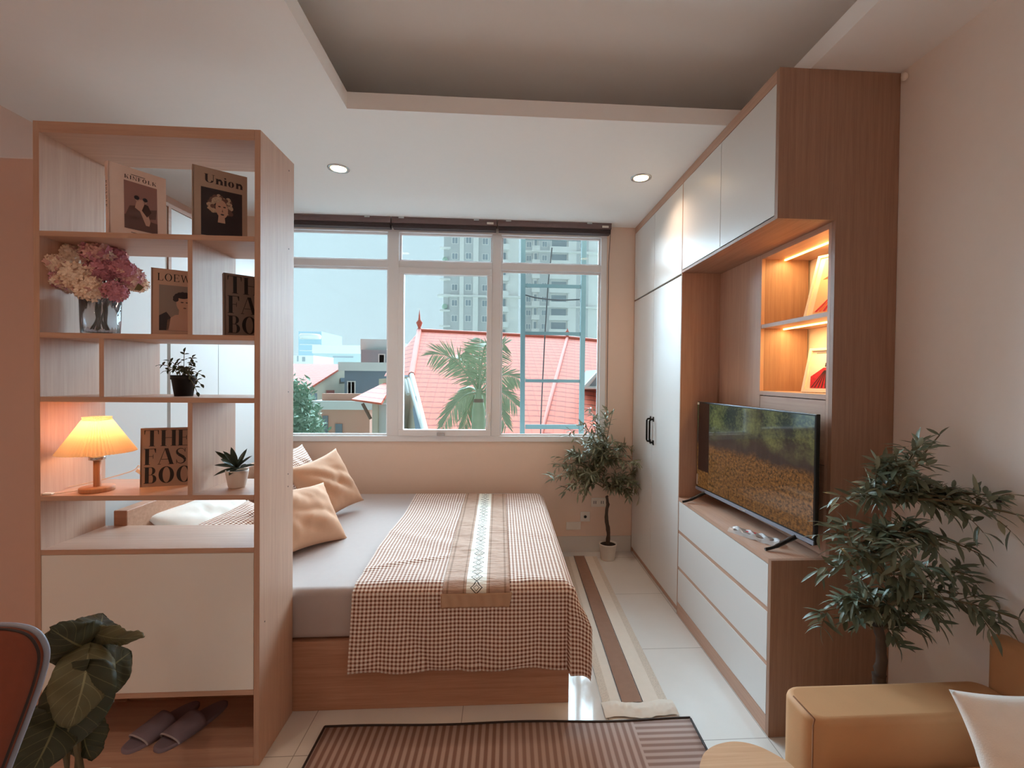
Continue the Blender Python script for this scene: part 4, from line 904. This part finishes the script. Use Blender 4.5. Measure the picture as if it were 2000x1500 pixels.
olive('olive_tree', 'small artificial olive tree in a white pot beside the wardrobe', (bp.x, YT, 0), [T1(1187, 1072), T1(1188, 1040), T1(1184, 1010), T1(1187, 985), T1(1185, 968)], [T1(1185, 972), T1(1178, 952), T1(1192, 955), T1(1172, 930), T1(1180, 900)], tips, 'olive_leaf', .066, .016, .068, .125, 6, 4, .016, 5, lf=.9)
# short side branch stub
o2 = PZ(1700, 1430, 0); YQ = 1.43
def T2(u, v, dy=0): return PY(u, v, YQ+dy)
c0 = T2(1718, 1330)
tips = []
for u, v in ((1835, 850), (1790, 875), (1750, 890), (1800, 905), (1715, 905), (1860, 955), (1905, 965), (1935, 1000), (1880, 1000), (1985, 1005), (1820, 960), (1775, 950), (1720, 950), (1690, 975), (1640, 985), (1600, 1045), (1640, 1070), (1680, 1060), (1730, 1040), (1780, 1020), (1850, 1060), (1910, 1080), (1900, 1125), (1990, 1210), (1950, 1195), (1880, 1160), (1600, 1195), (1640, 1170), (1620, 1120), (1680, 1130), (1720, 1120), (1760, 1100), (1800, 1140), (1770, 1180), (1820, 1190), (1700, 1190), (1740, 1200), (1790, 1225), (1830, 1120), (1660, 1210), (1750, 1150)):
    p = T2(u, v, random.Random(u*v).uniform(-.13, .14))
    if p.x > XR-.05: p = PX(u, v, XR-.05-.04*random.random())
    if p.y > YN-.06: p = PY(u, v, YN-.07)
    tips.append(tuple(p))
olive('olive_tree', 'large leafy artificial olive tree standing behind the sofa arm', (c0.x, YQ, 0), [(c0.x+.01, YQ, .20), (c0.x, YQ, .42), T2(1716, 1330), T2(1722, 1275), T2(1714, 1220)], [T2(1716, 1235), T2(1712, 1190), T2(1735, 1180), T2(1725, 1120), T2(1740, 1050), T2(1745, 980)], tips, 'olive_leaf_dark', .062, .0155, .10, .21, 10, 9, .021, 4, lf=.78)
# ------------------------------------------------------------------ broad-leaved plant at the left front
random.seed(5)
pb = PY(150, 1500, 1.33); bx_, by_ = pb.x-.035, 1.36
t = thing('broadleaf_plant', 'dark broad-leaved plant in a white pot in front of the bookshelf', 'plant', (bx_, by_, 0))
pot(t, bx_, by_, .10, .20)
def bigleaf(bu, bv, by, tu, tv_, ty, wd, bend=.16, name='leaf', roll=0, mat='broad_leaf'):
    p = PY(bu, bv, by); q = PY(tu, tv_, ty); d = q-p; L_ = d.length; d.normalize()
    vv = (EYE-p).normalized(); vv = (Matrix.Rotation(roll, 3, d) @ vv); sd = d.cross(vv).normalized(); nn = sd.cross(d).normalized()
    if nn.dot(vv) < 0: nn = -nn
    def fn(u, v):
        a = u*2-1; q_ = v; ww = wd*.5*(sin(pi*q_**.72)**.6 if 0 < q_ < 1 else 0)
        back = -.10*L_*(1-q_)**3*abs(a)*1.5
        vein = .0022*cos((q_-abs(a)*.22)*2*pi*9)*abs(a)
        return p+d*(L_*q_+back)+sd*a*ww+nn*(-.25*abs(a)**1.6*ww+L_*bend*sin(pi*q_)-L_*.1*q_*q_+vein+.006*sin(q_*16+a*3)*abs(a))
    b = MB().grid(fn, 14, 36, 0, True, lambda u, v: (u*2-1, v)); return obj(name, b, mat, t, thick=.0012)
bigleaf(165, 1275, 1.36, 205, 1195, 1.46, .14, .18, roll=.25)
bigleaf(175, 1262, 1.34, 105, 1235, 1.22, .12, .15, roll=-.3)
bigleaf(172, 1232, 1.32, 278, 1250, 1.36, .06, .1, roll=.7, mat='broad_leaf_pale')
bigleaf(175, 1330, 1.30, 258, 1272, 1.38, .14, .12, roll=.1)
bigleaf(195, 1290, 1.40, 190, 1365, 1.42, .12, .1, roll=.2)
bigleaf(172, 1275, 1.29, 140, 1420, 1.20, .13, .12, roll=-.25, mat='broad_leaf_pale')
bigleaf(168, 1310, 1.26, 120, 1475, 1.22, .15, .10, roll=.15)
bigleaf(120, 1380, 1.24, 60, 1520, 1.15, .14, .10, roll=-.3)
bigleaf(165, 1400, 1.38, 175, 1490, 1.36, .10, .10, roll=.5)
b = MB()
for u, v, y in ((165, 1275, 1.36), (172, 1235, 1.32), (175, 1330, 1.30), (150, 1290, 1.28), (168, 1310, 1.26), (195, 1290, 1.4), (120, 1380, 1.24), (165, 1400, 1.38)):
    q = PY(u, v, y); b.tube(bez((bx_+random.uniform(-.03, .03), by_+random.uniform(-.03, .03), .185), (bx_, by_, .32), (q.x*.6+bx_*.4, q.y, q.z*.7+.1), q, 8), .0045, 6)
obj('stems', b, 'bark_green', t)
# ------------------------------------------------------------------ slippers
def slipper(x, y, rz, z, label):
    t = thing('slipper', label, 'slipper', (x, y, z), rz, 'slippers under the bookshelf')
    def outl(k, s=1):
        a = 2*pi*k/36; q = cos(a); yy = math.copysign(abs(q)**.9, q)*.132; wv = .049-.008*max(0, q)-.004*(1-abs(q)); return math.copysign(abs(sin(a))**.75, sin(a))*wv*s, yy*s
    n_ = 36; vs = [(*outl(k), 0) for k in range(n_)]+[(*outl(k), .010) for k in range(n_)]+[(*outl(k, .95), .0125) for k in range(n_)]
    b = MB(); b.add(vs, [(i*n_+k, i*n_+(k+1) % n_, (i+1)*n_+(k+1) % n_, (i+1)*n_+k) for i in range(2) for k in range(n_)], 0, True); b.add(vs[-n_:], [tuple(range(n_))[::-1]], 0); b.add(vs[:n_], [tuple(range(n_))], 0)
    obj('sole', b, 'slipper_grey', t, local=True)
    # band over the toes, open at the very front (local +y is the heel end, -y the toes)
    def up(u, v):
        a = pi*u; yy = -.082+.095*v; w2 = .0455*(1-.06*(1-v)**2); return Vector((-cos(a)*w2*1.05, yy-.012*sin(a)*(1-v), .008+sin(a)**.8*(.028+.016*v)))
    obj('upper', MB().grid(up, 20, 10), 'slipper_grey', t, local=True, thick=.005)
    obj('toe_trim', MB().tube([up(i/24, 0) for i in range(25)], .0032, 6), 'slipper_trim', t, local=True)
    return t
s1 = PZ(318, 1418, .075); s2 = PZ(372, 1418, .075)
slipper(s1.x, 1.795, R_(-22), .0685, 'greyish open-toe slipper, left of the pair under the bookshelf cupboard')
slipper(s1.x+.108, 1.795, R_(-22), .0685, 'greyish open-toe slipper, right of the pair under the bookshelf cupboard')
# ------------------------------------------------------------------ sofa
SZ_ = .49; ax0, ay0, ay1 = .835, 1.165, 1.315
t = thing('sofa', 'tan suede sofa with a block arm in the lower right corner', 'sofa', (1.18, .55, 0))
def soft(x0, x1, y0, y1, z0, z1, r=.018):
    b = rbox(x0, x1, y0, y1, z0, z1, r)
    return b
obj('arm', soft(ax0, 1.472, ay0, ay1, .06, SZ_), 'sofa_tan', t)
obj('arm', soft(ax0, 1.472, -.75, -.60, .06, SZ_), 'sofa_tan', t)
obj('base', soft(ax0+.01, 1.47, -.598, ay0-.002, .06, .24), 'sofa_tan', t)
obj('seat_cushion', soft(ax0+.005, 1.46, .29, ay0-.004, .243, .37, .03), 'sofa_tan', t)
obj('seat_cushion', soft(ax0+.005, 1.46, -.596, .286, .243, .37, .03), 'sofa_tan', t)
obj('backrest', soft(1.474, 1.538, -.75, ay1-.01, .06, .64, .02), 'sofa_tan', t)
obj('seam', MB().tube([(ax0+.004, ay0+.004, .09), (ax0+.003, ay0+.003, SZ_-.012), (ax0+.012, ay0+.010, SZ_-.001), (ax0+.012, ay1-.05, SZ_-.001)], .0022, 6), 'seam_tan', t)
for x in (ax0+.05, 1.48):
    for y in (-.70, ay1-.05): obj('leg', MB().lathe((x, y, 0), [(0, 0), (.016, 0), (.022, .062), (0, .062)], 14), 'walnut_z', t)
pillow('cushion', 'off-white square cushion leaning on the tan sofa arm', 'cushion', PY(2068, 1505, .985), .36, .34, .11, rot(-14, -16, -8), 'cushion_white', seed=44)
# ------------------------------------------------------------------ small wooden table
tz = .36; outline = [PZ(u, v, tz) for u, v in ((1367, 1492), (1376, 1470), (1398, 1455), (1433, 1448), (1472, 1454), (1512, 1472), (1552, 1500), (1585, 1560), (1570, 1650), (1500, 1700), (1420, 1680), (1378, 1600), (1365, 1540))]
ol = smooth_path(outline+[outline[0]], 5)[:-1]; cc = sum(ol, Vector())/len(ol)
t = thing('side_table', 'small pale wood side table with a rounded top at the front edge', 'table', (cc.x, cc.y, 0))
obj('table_top', MB().prism([(p.x, p.y, tz-.02) for p in ol][::-1], (0, 0, .02)), 'pale_wood', t, bevel=.003)
for k in range(3):
    a = k*2*pi/3+.5; obj('leg', MB().tube([(cc.x+.055*cos(a), cc.y+.055*sin(a), tz-.021), (cc.x+.085*cos(a), cc.y+.085*sin(a), 0)], [.012, .009], 10), 'pale_wood', t)
# ------------------------------------------------------------------ leather chair at the lower left
yc = .80
t = thing('leather_chair', 'orange-brown leather chair with dark piping at the lower left corner', 'chair', (-1.0, .62, 0))
A_ = [PY(u, v, yc+.016) for u, v in ((-180, 1222), (0, 1218), (50, 1221), (78, 1232), (94, 1255), (97, 1282), (85, 1330), (60, 1400), (22, 1500), (-20, 1620))]
cxm = A_[0].x-.06
left = [Vector((2*cxm-p.x, p.y, p.z)) for p in A_[1:]][::-1]
ring = smooth_path(left+A_, 4)
cz_ = sum(ring, Vector())/len(ring)
b = MB(); n_ = len(ring)
def ins(s, dy): return [Vector((cz_.x+(p.x-cz_.x)*s, yc+dy, cz_.z+(p.z-cz_.z)*s)) for p in ring]
L_ = [ins(.90, -.001), ins(.985, .001), ins(.99, .008), ins(.99, .016), ins(.96, .022)]
vs = [p for r in L_ for p in r]; fs = [(i*n_+k, i*n_+k+1, (i+1)*n_+k+1, (i+1)*n_+k) for i in range(4) for k in range(n_-1)]
fs += [(i*n_+n_-1, i*n_, (i+1)*n_, (i+1)*n_+n_-1) for i in range(4)]
b.add(vs, fs, 0, True); b.add(L_[0], [tuple(range(n_))[::-1]]); b.add(L_[-1], [tuple(range(n_))])
obj('backrest', b, 'leather', t)
obj('piping', MB().tube(ins(.985, .002), .0022, 6), 'piping_dark', t); obj('edge_band', MB().tube(ins(.995, .012), .0045, 8), 'piping_grey', t)
sx0, sx1 = cxm-.21, cxm+.21
obj('seat', soft(sx0, sx1, .33, .78, .42, .485, .025), 'leather', t)
for x in (sx0+.03, sx1-.03):
    for y in (.37, .75): obj('leg', MB().tube([(x, y, .419), (x+(.02 if x > cxm else -.02), y, 0)], .011, 10), 'black_metal', t)
# ------------------------------------------------------------------ outside the window
GZ = -9.0
tag(obj('ground', MB().box((-220, 6, GZ-.5), (220, 420, GZ)), 'ext_ground'), kind='structure')
tag(obj('outer_ledge', MB().box((-2.6, YB+.152, .70), (1.9, YB+.75, .78)), 'ext_white'), kind='structure')
# steel ladder frame just outside the right pane
yl = 4.15
t = thing('steel_ladder', 'tall dark steel ladder frame standing just outside the right window pane', 'ladder', tuple(PY(1078, 835, yl)))
def bar(p, q, r, mat, nm, par=t): return obj(nm, MB().prism([p+Vector((-r, -r, 0)), p+Vector((r, -r, 0)), p+Vector((r, r, 0)), p+Vector((-r, r, 0))], q-p), mat, par)
bar(PY(1020, 860, yl), PY(1022, 425, yl), .021, 'steel', 'rail'); bar(PY(1135, 860, yl), PY(1141, 435, yl), .021, 'steel', 'rail')
for v0, v1, hh in ((558, 560, .014), (650, 653, .014), (743, 745, .014), (832, 835, .02), (465, 468, .012)):
    a, c = PY(1026, v0, yl), PY(1134, v1, yl); obj('rung', MB().box((a.x, yl-.012, (a.z+c.z)/2-hh), (c.x, yl+.012, (a.z+c.z)/2+hh)), 'steel', t)
tag(obj('black_cable', MB().tube([PY(1078, 484, 4.3), PY(1070, 560, 4.3), PY(1064, 660, 4.3), PY(1059, 760, 4.3), PY(1056, 830, 4.3), Vector((PY(1056, 830, 4.3).x, 4.3, .782))], .006, 6), 'cable'), 'thin dark cable hanging straight down behind the steel ladder', 'cable')
tag(obj('sagging_cable', MB().tube(smooth_path([PY(1026, 576, 4.2), PY(1050, 582, 4.2), PY(1090, 586, 4.2), PY(1132, 585, 4.2)]), .006, 6), 'cable'), 'sagging cable stretched between the rails of the steel ladder', 'cable')
# big red roof
def quadroof(b, a, c, d, e, mi=0, nu=1):    # a-c ridge side, d-e eave side: a above d, c above e
    a, c, d, e = map(Vector, (a, c, d, e)); ux = (e-d).normalized(); up = (a-d)-ux*((a-d).dot(ux)); up.normalize()
    uv = [((p-d).dot(ux), (p-d).dot(up)) for p in (d, e, c, a)]
    b.add([d, e, c, a], [(0, 1, 2, 3)], mi, False, uv)
apex = PY(819, 646, 18.5); r2 = PY(1108, 660, 18.8); r3 = PY(1200, 671, 18.6)
k1 = PY(804, 732, 13.0); k2 = PY(831, 842, 11.0); k2b = PY(845, 900, 9.6); k3 = PY(1180, 915, 9.6); vv1 = PY(1040, 905, 9.6)
t = thing('tiled_house', 'large house with a bright red tiled hip roof beyond the window', 'house', (2.0, 14, GZ))
b = MB()
uxm = Vector((1, 0, 0))
def tilepoly(b, pts, ux, mi=0):
    pts = [Vector(p) for p in pts]; ux = Vector(ux).normalized(); n3 = (pts[1]-pts[0]).cross(pts[2]-pts[0]).normalized(); up = n3.cross(ux).normalized()
    if up.z < 0: up = -up
    b.add(pts, [tuple(range(len(pts)))], mi, False, [((p-pts[0]).dot(ux), (p-pts[0]).dot(up)) for p in pts])
main = [k1, k2, k2b, vv1, r2, apex]
# force the main slope onto one plane through apex, r2 and a common eave line
def on_plane(p0, p1, p2, u, v):
    n3 = (p1-p0).cross(p2-p0); d = ray(u, v); return EYE+d*((p0-EYE).dot(n3)/d.dot(n3))
e0 = PY(960, 905, 9.8)
mp_ = [on_plane(apex, r2, e0, *q) for q in ((819, 646), (804, 732), (831, 842), (848, 905), (1040, 905), (1108, 660))]
tilepoly(b, mp_[::-1], r2-apex)
rr = [on_plane(r2, r3, PY(1180, 905, 10.2), *q) for q in ((1108, 660), (1040, 905), (1260, 905), (1225, 672))]
tilepoly(b, rr, r3-r2)
lf_ = [mp_[0], PY(750, 735, 15.0), mp_[1]]
tilepoly(b, [lf_[0], PY(772, 700, 17.0), PY(750, 735, 15.5), mp_[1]], mp_[1]-lf_[1])
obj('roof', b, 'roof_tile', t)
b = MB(); b.tube([mp_[0], mp_[1]], .10, 8).tube([mp_[0], mp_[5]], .09, 8).tube([mp_[5], rr[1]], .07, 8).tube([rr[0], rr[3]], .09, 8)
obj('ridge_caps', b, 'roof_cap', t)
obj('verge_board', MB().tube([mp_[1], mp_[2], mp_[3]], .08, 6), 'ext_white', t)
obj('finial', MB().lathe(mp_[0], [(.12, 0), (.05, .12), (.10, .24), (.13, .32), (.05, .42), (.03, .6), (.0, .85)], 14), 'roof_cap', t)
obj('finial', MB().lathe(mp_[5], [(.10, 0), (.05, .12), (.10, .22), (.04, .3), (.0, .4)], 12), 'roof_cap', t)
w0 = [mp_[1]+Vector((-.0, .1, -.05)), mp_[2]+Vector((0, .3, 0)), mp_[3]+Vector((0, .4, 0))]
b = MB().add([PY(740, 740, 15.5), w0[0], w0[1], w0[2], Vector((w0[2].x, w0[2].y, GZ)), Vector((PY(740, 740, 15.5).x, 15.5, GZ))], [(0, 5, 4, 3, 2, 1)])
obj('wall', b, 'ext_cream', t)
obj('wall_opening', MB().poly([PY(812, 772, 12.6), PY(828, 845, 11.0), PY(812, 845, 11.6), PY(806, 800, 12.4)]), 'ext_slate', t)
obj('roof_brackets', MB().tube([PY(790, 742, 13.6), PY(797, 770, 13.2)], .06, 6).tube([PY(797, 740, 13.2), PY(826, 838, 11.2)], .05, 6), 'ext_white', t)
b = MB(); b.box((mp_[3].x-.2, 10.5, GZ), (14, 26, -1.6)); obj('body', b, 'ext_white', t)
# dormer on the right slope
dm = [PY(u, v, 13.2) for u, v in ((1142, 757), (1172, 722), (1200, 757))]
b = MB().prism(dm, (0, 2.5, 0)); obj('dormer', b, ['ext_grey'], t)
obj('dormer_trim', MB().tube([dm[0]+Vector((0, -.05, 0)), dm[1]+Vector((0, -.05, 0)), dm[2]+Vector((0, -.05, 0))], .07, 6).tube([dm[0]+Vector((0, -.05, 0)), dm[2]+Vector((0, -.05, 0))], .05, 6), 'ext_white', t)
# palm
random.seed(8)
yp = 8.3; pc = PY(935, 768, yp)
t = thing('palm_tree', 'palm tree with drooping feathery fronds in front of the red roof', 'palm', (pc.x, yp, GZ))
obj('trunk', MB().tube([(pc.x-.1, yp+.1, GZ), (pc.x-.05, yp, -4), (pc.x, yp, pc.z-.5), (pc.x, yp, pc.z-.1)], [.16, .14, .12, .09], 12), 'ext_brown', t)
obj('crown_shaft', MB().tube([(pc.x, yp, pc.z-.75), (pc.x, yp, pc.z-.3), (pc.x, yp, pc.z+.08)], [.13, .12, .05], 12), 'palm_leaf', t)
fr = [(845, 692, -.3), (862, 835, -.4), (905, 838, .3), (938, 662, .3), (950, 672, -.4), (985, 672, .2), (1012, 738, .1), (1008, 790, -.2), (988, 828, -.3), (880, 700, .5), (960, 835, .6), (915, 680, .6), (890, 790, .8)]
for u, v, dy in fr:
    q = PY(u, v, yp+dy); D = (q-pc).length; mid = (pc+q)/2+Vector((0, 0, D*.30)); pts = bez(pc, pc+(mid-pc)*.7+Vector((0, 0, .05)), mid+(q-pc)*.12, q, 22)
    b = MB().tube(pts, [.018*(1-.8*i/22)+.003 for i in range(23)], 5)
    for i in range(3, 23):
        for k in (0, .5):
            j = min(i, 21); p = pts[i]-(pts[i]-pts[i-1])*k; d = (pts[j+1]-pts[j-1]).normalized()
            for s in (-1, 1):
                sd = d.cross(Vector((.2, -1, .1))).normalized()*s; ll = .40*(.5+.5*sin(pi*i/23))*random.uniform(.8, 1.1)
                dirn = (d*.8+sd*.7+Vector((0, 0, -.55))+rnd(.12)); leaf(b, p, dirn, Vector((0, -1, .4)), ll, .021, 0, .25, 3)
    obj('frond', b, 'palm_leaf', t)
# towers
def tower(name, label, cols, yT, ztop, vb, floors, fh):
    X0 = PY(cols[0][0], 600, yT).x; X1 = PY(cols[-1][1], 600, yT).x
    t = thing(name, label, 'apartment tower', ((X0+X1)/2, yT, GZ)); nwin = 0
    for (u0, u1, kind, dy) in cols:
        a, c = PY(u0, 600, yT).x, PY(u1, 600, yT).x
        m_ = {'g': 'ext_tower', 'w': 'ext_towerw', 'b': 'ext_towerw', 'l': 'ext_tower'}[kind]
        obj('facade_bay', MB().box((a, yT+dy, GZ), (c, yT+14, ztop)), m_, t)
        for f in range(floors):
            z = vb+f*fh
            if kind in 'g' and f < 13:
                wv = (c-a); k = 1 if wv < 4 else 2
                for j in range(k):
                    xm = a+wv*(j+.5)/k; nwin += 1
                    o = obj('window', MB().box((xm-.62, yT+dy-.06, z+.9), (xm+.62, yT+dy+.02, z+2.2)), 'ext_towerw', t)
                    obj('pane', MB().box((xm-.5, yT+dy-.09, z+1.0), (xm-.05, yT+dy-.065, z+2.1)).box((xm+.05, yT+dy-.09, z+1.0), (xm+.5, yT+dy-.065, z+2.1)), 'ext_win', o)
            if kind == 'b' and f < 13:
                o = obj('balcony', MB().box((a-.3, yT+dy-1.3, z-.12), (c+.3, yT+dy, z+.12)).box((a-.3, yT+dy-1.3, z+.12), (c+.3, yT+dy-1.22, z+.95)), 'ext_towerw', t)
                obj('balcony_opening', MB().box((a+.3, yT+dy-.05, z+.2), (c-.3, yT+dy-.001, z+2.6)), 'ext_win', o)
            if kind == 'l' and f < 13:
                obj('balcony', MB().box((a-.6, yT+dy-1.0, z-.15), (c+.2, yT+dy, z+.15)), 'ext_towerw', t)
                obj('planting', MB().ball(((a+c)/2-.3, yT+dy-.4, z+.8), .6, seg=8), 'tree_leaf', t) if f % 3 == 0 else None
    for f in range(0, floors, 4): obj('ledge', MB().box((X0-1.0, yT-1.4, vb+f*fh-.35), (X1+.6, yT+.4, vb+f*fh-.05)), 'ext_towerw', t)
    return t
tower('apartment_tower', 'grey and white high-rise with balconies, left of the two beyond the red roof', [(866, 878, 'l', 0), (878, 898, 'g', -.4), (898, 906, 'w', -1.0), (906, 924, 'g', -.8), (924, 934, 'w', -1.0), (934, 960, 'g', -.4), (960, 976, 'w', -.8), (976, 990, 'b', 0), (990, 1012, 'w', -.3)], 92, 52, 5.0, 15, 3.05)
tower('apartment_tower', 'pale high-rise tower with stacked balconies behind the steel ladder', [(1024, 1040, 'g', 0), (1040, 1050, 'b', -.3), (1050, 1074, 'g', -.6), (1074, 1108, 'b', 0), (1108, 1124, 'w', -.6), (1124, 1148, 'g', -.3), (1148, 1166, 'w', 0)], 105, 60, 5.0, 16, 3.1)
# left side buildings
def bld(name, label, u0, u1, vt, y, depth, mat, roofmat=None, wins=(), zb=GZ):
    A = PY(u0, vt, y); B = PY(u1, vt, y); t = thing(name, label, 'building', ((A.x+B.x)/2, y, zb))
    obj('wall', MB().box((A.x, y, zb), (B.x, y+depth, A.z)), mat, t)
    if roofmat: obj('roof_slab', MB().box((A.x-.3, y-.3, A.z), (B.x+.3, y+depth, A.z+.018*y)), roofmat, t)
    for (a, c, d, e, m_) in wins:
        p, q = PY(a, c, y-.05), PY(d, e, y-.05); o = obj('window', MB().box((p.x, y-.06, q.z), (q.x, y-.002, p.z)), m_, t)
    return t
t = bld('glass_tower', 'distant pale blue office tower with a light top band, far left in the view', 583, 628, 647, 240, 30, 'ext_blue', None, [(585, 660, 626, 663, 'ext_towerw'), (585, 672, 626, 674, 'ext_towerw'), (585, 684, 626, 686, 'ext_towerw')])
obj('crown', MB().lathe(PY(606, 656, 238), [(4.8, -1.5), (5.2, 0), (4.6, .8), (0, .8)], 24), 'ext_towerw', t)
bld('office_block', 'low pale flat-roofed block in front of the blue tower', 570, 612, 694, 120, 14, 'ext_towerw', None, [(580, 683+12, 583, 706, 'ext_win'), (590, 697, 596, 706, 'ext_win')])
bld('warehouse', 'long low grey flat roofs on the horizon at the left', 612, 705, 690, 160, 30, 'ext_flat', 'ext_towerw', [(650, 695, 690, 699, 'ext_slate')])
bld('grey_building', 'boxy grey building with a pale rooftop left of the mullion', 705, 770, 683, 42, 8, 'ext_grey', None, [(739, 691, 752, 712, 'ext_towerw'), (741, 693, 750, 710, 'ext_win')])
bld('rooftop_room', 'pale rooftop room on top of the boxy grey building', 704, 770, 662, 43, 6, 'ext_white', None, (), PY(705, 683, 42).z+.005)
bld('slate_house', 'blue-grey walled house with white eaves and glazed door', 673, 775, 724, 30, 7, 'ext_slate', 'ext_white', [(678, 744, 694, 780, 'ext_towerw'), (680, 746, 685, 780, 'ext_win'), (687, 746, 692, 780, 'ext_win')])
t = bld('terrace_block', 'terracotta-pink block with a white-edged roof terrace, lower left of the view', 628, 722, 799, 20, 4, 'ext_pink', 'ext_white', [(655, 828, 668, 862, 'ext_win'), (630, 812, 640, 862, 'ext_win')])
obj('parapet', MB().box((PY(628, 799, 20).x, 20.05, PY(628, 799, 20).z+.36), (PY(720, 799, 20).x, 20.2, PY(628, 785, 20).z+.36)), 'ext_pink', t)
# gabled house
g1, g2 = PY(677, 713, 34), PY(597, 764, 27); g3 = PY(690, 742, 39)
dl = Vector((-14, 1.5, 0)); g3 = g1+(g1-g2)*1.0; g3.z = g2.z
t = thing('gabled_house', 'cream house with a red tiled gable roof and red shutter, far left', 'house', (g1.x-6, 33, GZ))
b = MB(); tilepoly(b, [g2, g1, g1+dl, g2+dl], dl); tilepoly(b, [g3, g1, g1+dl, g3+dl], dl); obj('roof', b, 'roof_tile_far', t, thick=.12)
ww = [g2+Vector((-.2, .3, -.15)), g1+Vector((-.2, 0, -.15)), g3+Vector((-.2, -.3, -.15))]
b = MB().prism([Vector((ww[0].x, ww[0].y, GZ)), ww[0], ww[1], ww[2], Vector((ww[2].x, ww[2].y, GZ))], (-12.5, 1.4, 0)); obj('wall', b, 'ext_cream', t)
def gw(u0, v0, u1, v1, m_, nm):
    n3 = (ww[1]-ww[0]).cross(Vector((0, 0, 1))); f = lambda u, v: EYE+ray(u, v)*((ww[0]-EYE).dot(n3)/ray(u, v).dot(n3))
    q = [f(u0, v0), f(u1, v0), f(u1, v1), f(u0, v1)]; off = Vector((.05, -.05, 0)); obj(nm, MB().prism([p+off for p in q][::-1], (.02, -.02, 0)), m_, t)
gw(636, 762, 652, 782, 'ext_red', 'shutter'); gw(603, 768, 607, 790, 'ext_slate', 'window'); gw(613, 768, 618, 790, 'ext_slate', 'window'); gw(664, 738, 676, 746, 'ext_slate', 'window')
# small red roof with timber brace, near the mullion
t = thing('porch_roof', 'small red tiled porch roof with timber brace left of the thick mullion', 'house', tuple(PY(730, 800, 14)*1))
ORG[t.name] = Vector(t.location)
pr = [PY(687, 781, 14), PY(745, 789, 12.6), PY(775, 740, 15), PY(757, 746, 15.5)]
b = MB(); tilepoly(b, pr[::-1], pr[1]-pr[0]); obj('roof', b, 'roof_tile', t, thick=.06)
obj('column', MB().box((PY(727, 790, 13.4).x, 13.4, GZ), (PY(738, 790, 13.4).x, 13.6, PY(727, 788, 13.4).z)), 'ext_cream', t)
obj('timber_brace', MB().tube([PY(708, 788, 13.4), PY(724, 818, 13.5)], .05, 6), 'ext_brown', t)
obj('wall', MB().box((PY(738, 790, 13.5).x, 13.5, GZ), (PY(775, 790, 13.5).x, 16, PY(740, 790, 13.5).z)), 'ext_white', t)
# thin summer haze between the near roofs and the towers
n = NT('haze_air'); n.t.nodes.remove(n.b); vs_ = n.n('VolumeScatter'); vs_.inputs['Color'].default_value = (.48, .49, .48, 1); vs_.inputs['Density'].default_value = .004; vs_.inputs['Anisotropy'].default_value = -.2; n.l(vs_.outputs[0], n.out.inputs['Volume'])
hz = tag(obj('haze', MB().box((-160, 40, GZ+.01), (120, 130, 62)), 'haze_air'), 'thin pale haze hanging over the distant towers and roofs', 'haze', kind='stuff')
# trees outside
def bush(label, u, v, y, r, n_, name='street_tree'):
    random.seed(int(u*v)); c = PY(u, v, y); t = thing(name, label, 'tree', (c.x, y, GZ)); b = MB()
    obj('trunk', MB().tube([(c.x, y, GZ), (c.x, y, c.z)], [.2, .1], 8), 'ext_brown', t)
    for i in range(n_):
        d = rnd(1).normalized(); p = c+Vector((d.x*r, d.y*r, d.z*r*1.5))*random.uniform(.55, 1.05)*(1+.2*noise.noise(d*3)); leaf(b, p, rnd(1), rnd(1), r*.28, r*.12, 0, .2, 2)
    obj('foliage', b, 'tree_leaf', t)
bush('pale green leafy tree at the lower left edge of the window view', 566, 805, 13, .68, 1500)
bush('small green shrub behind the terracotta terrace block', 590, 870, 17, .9, 900)
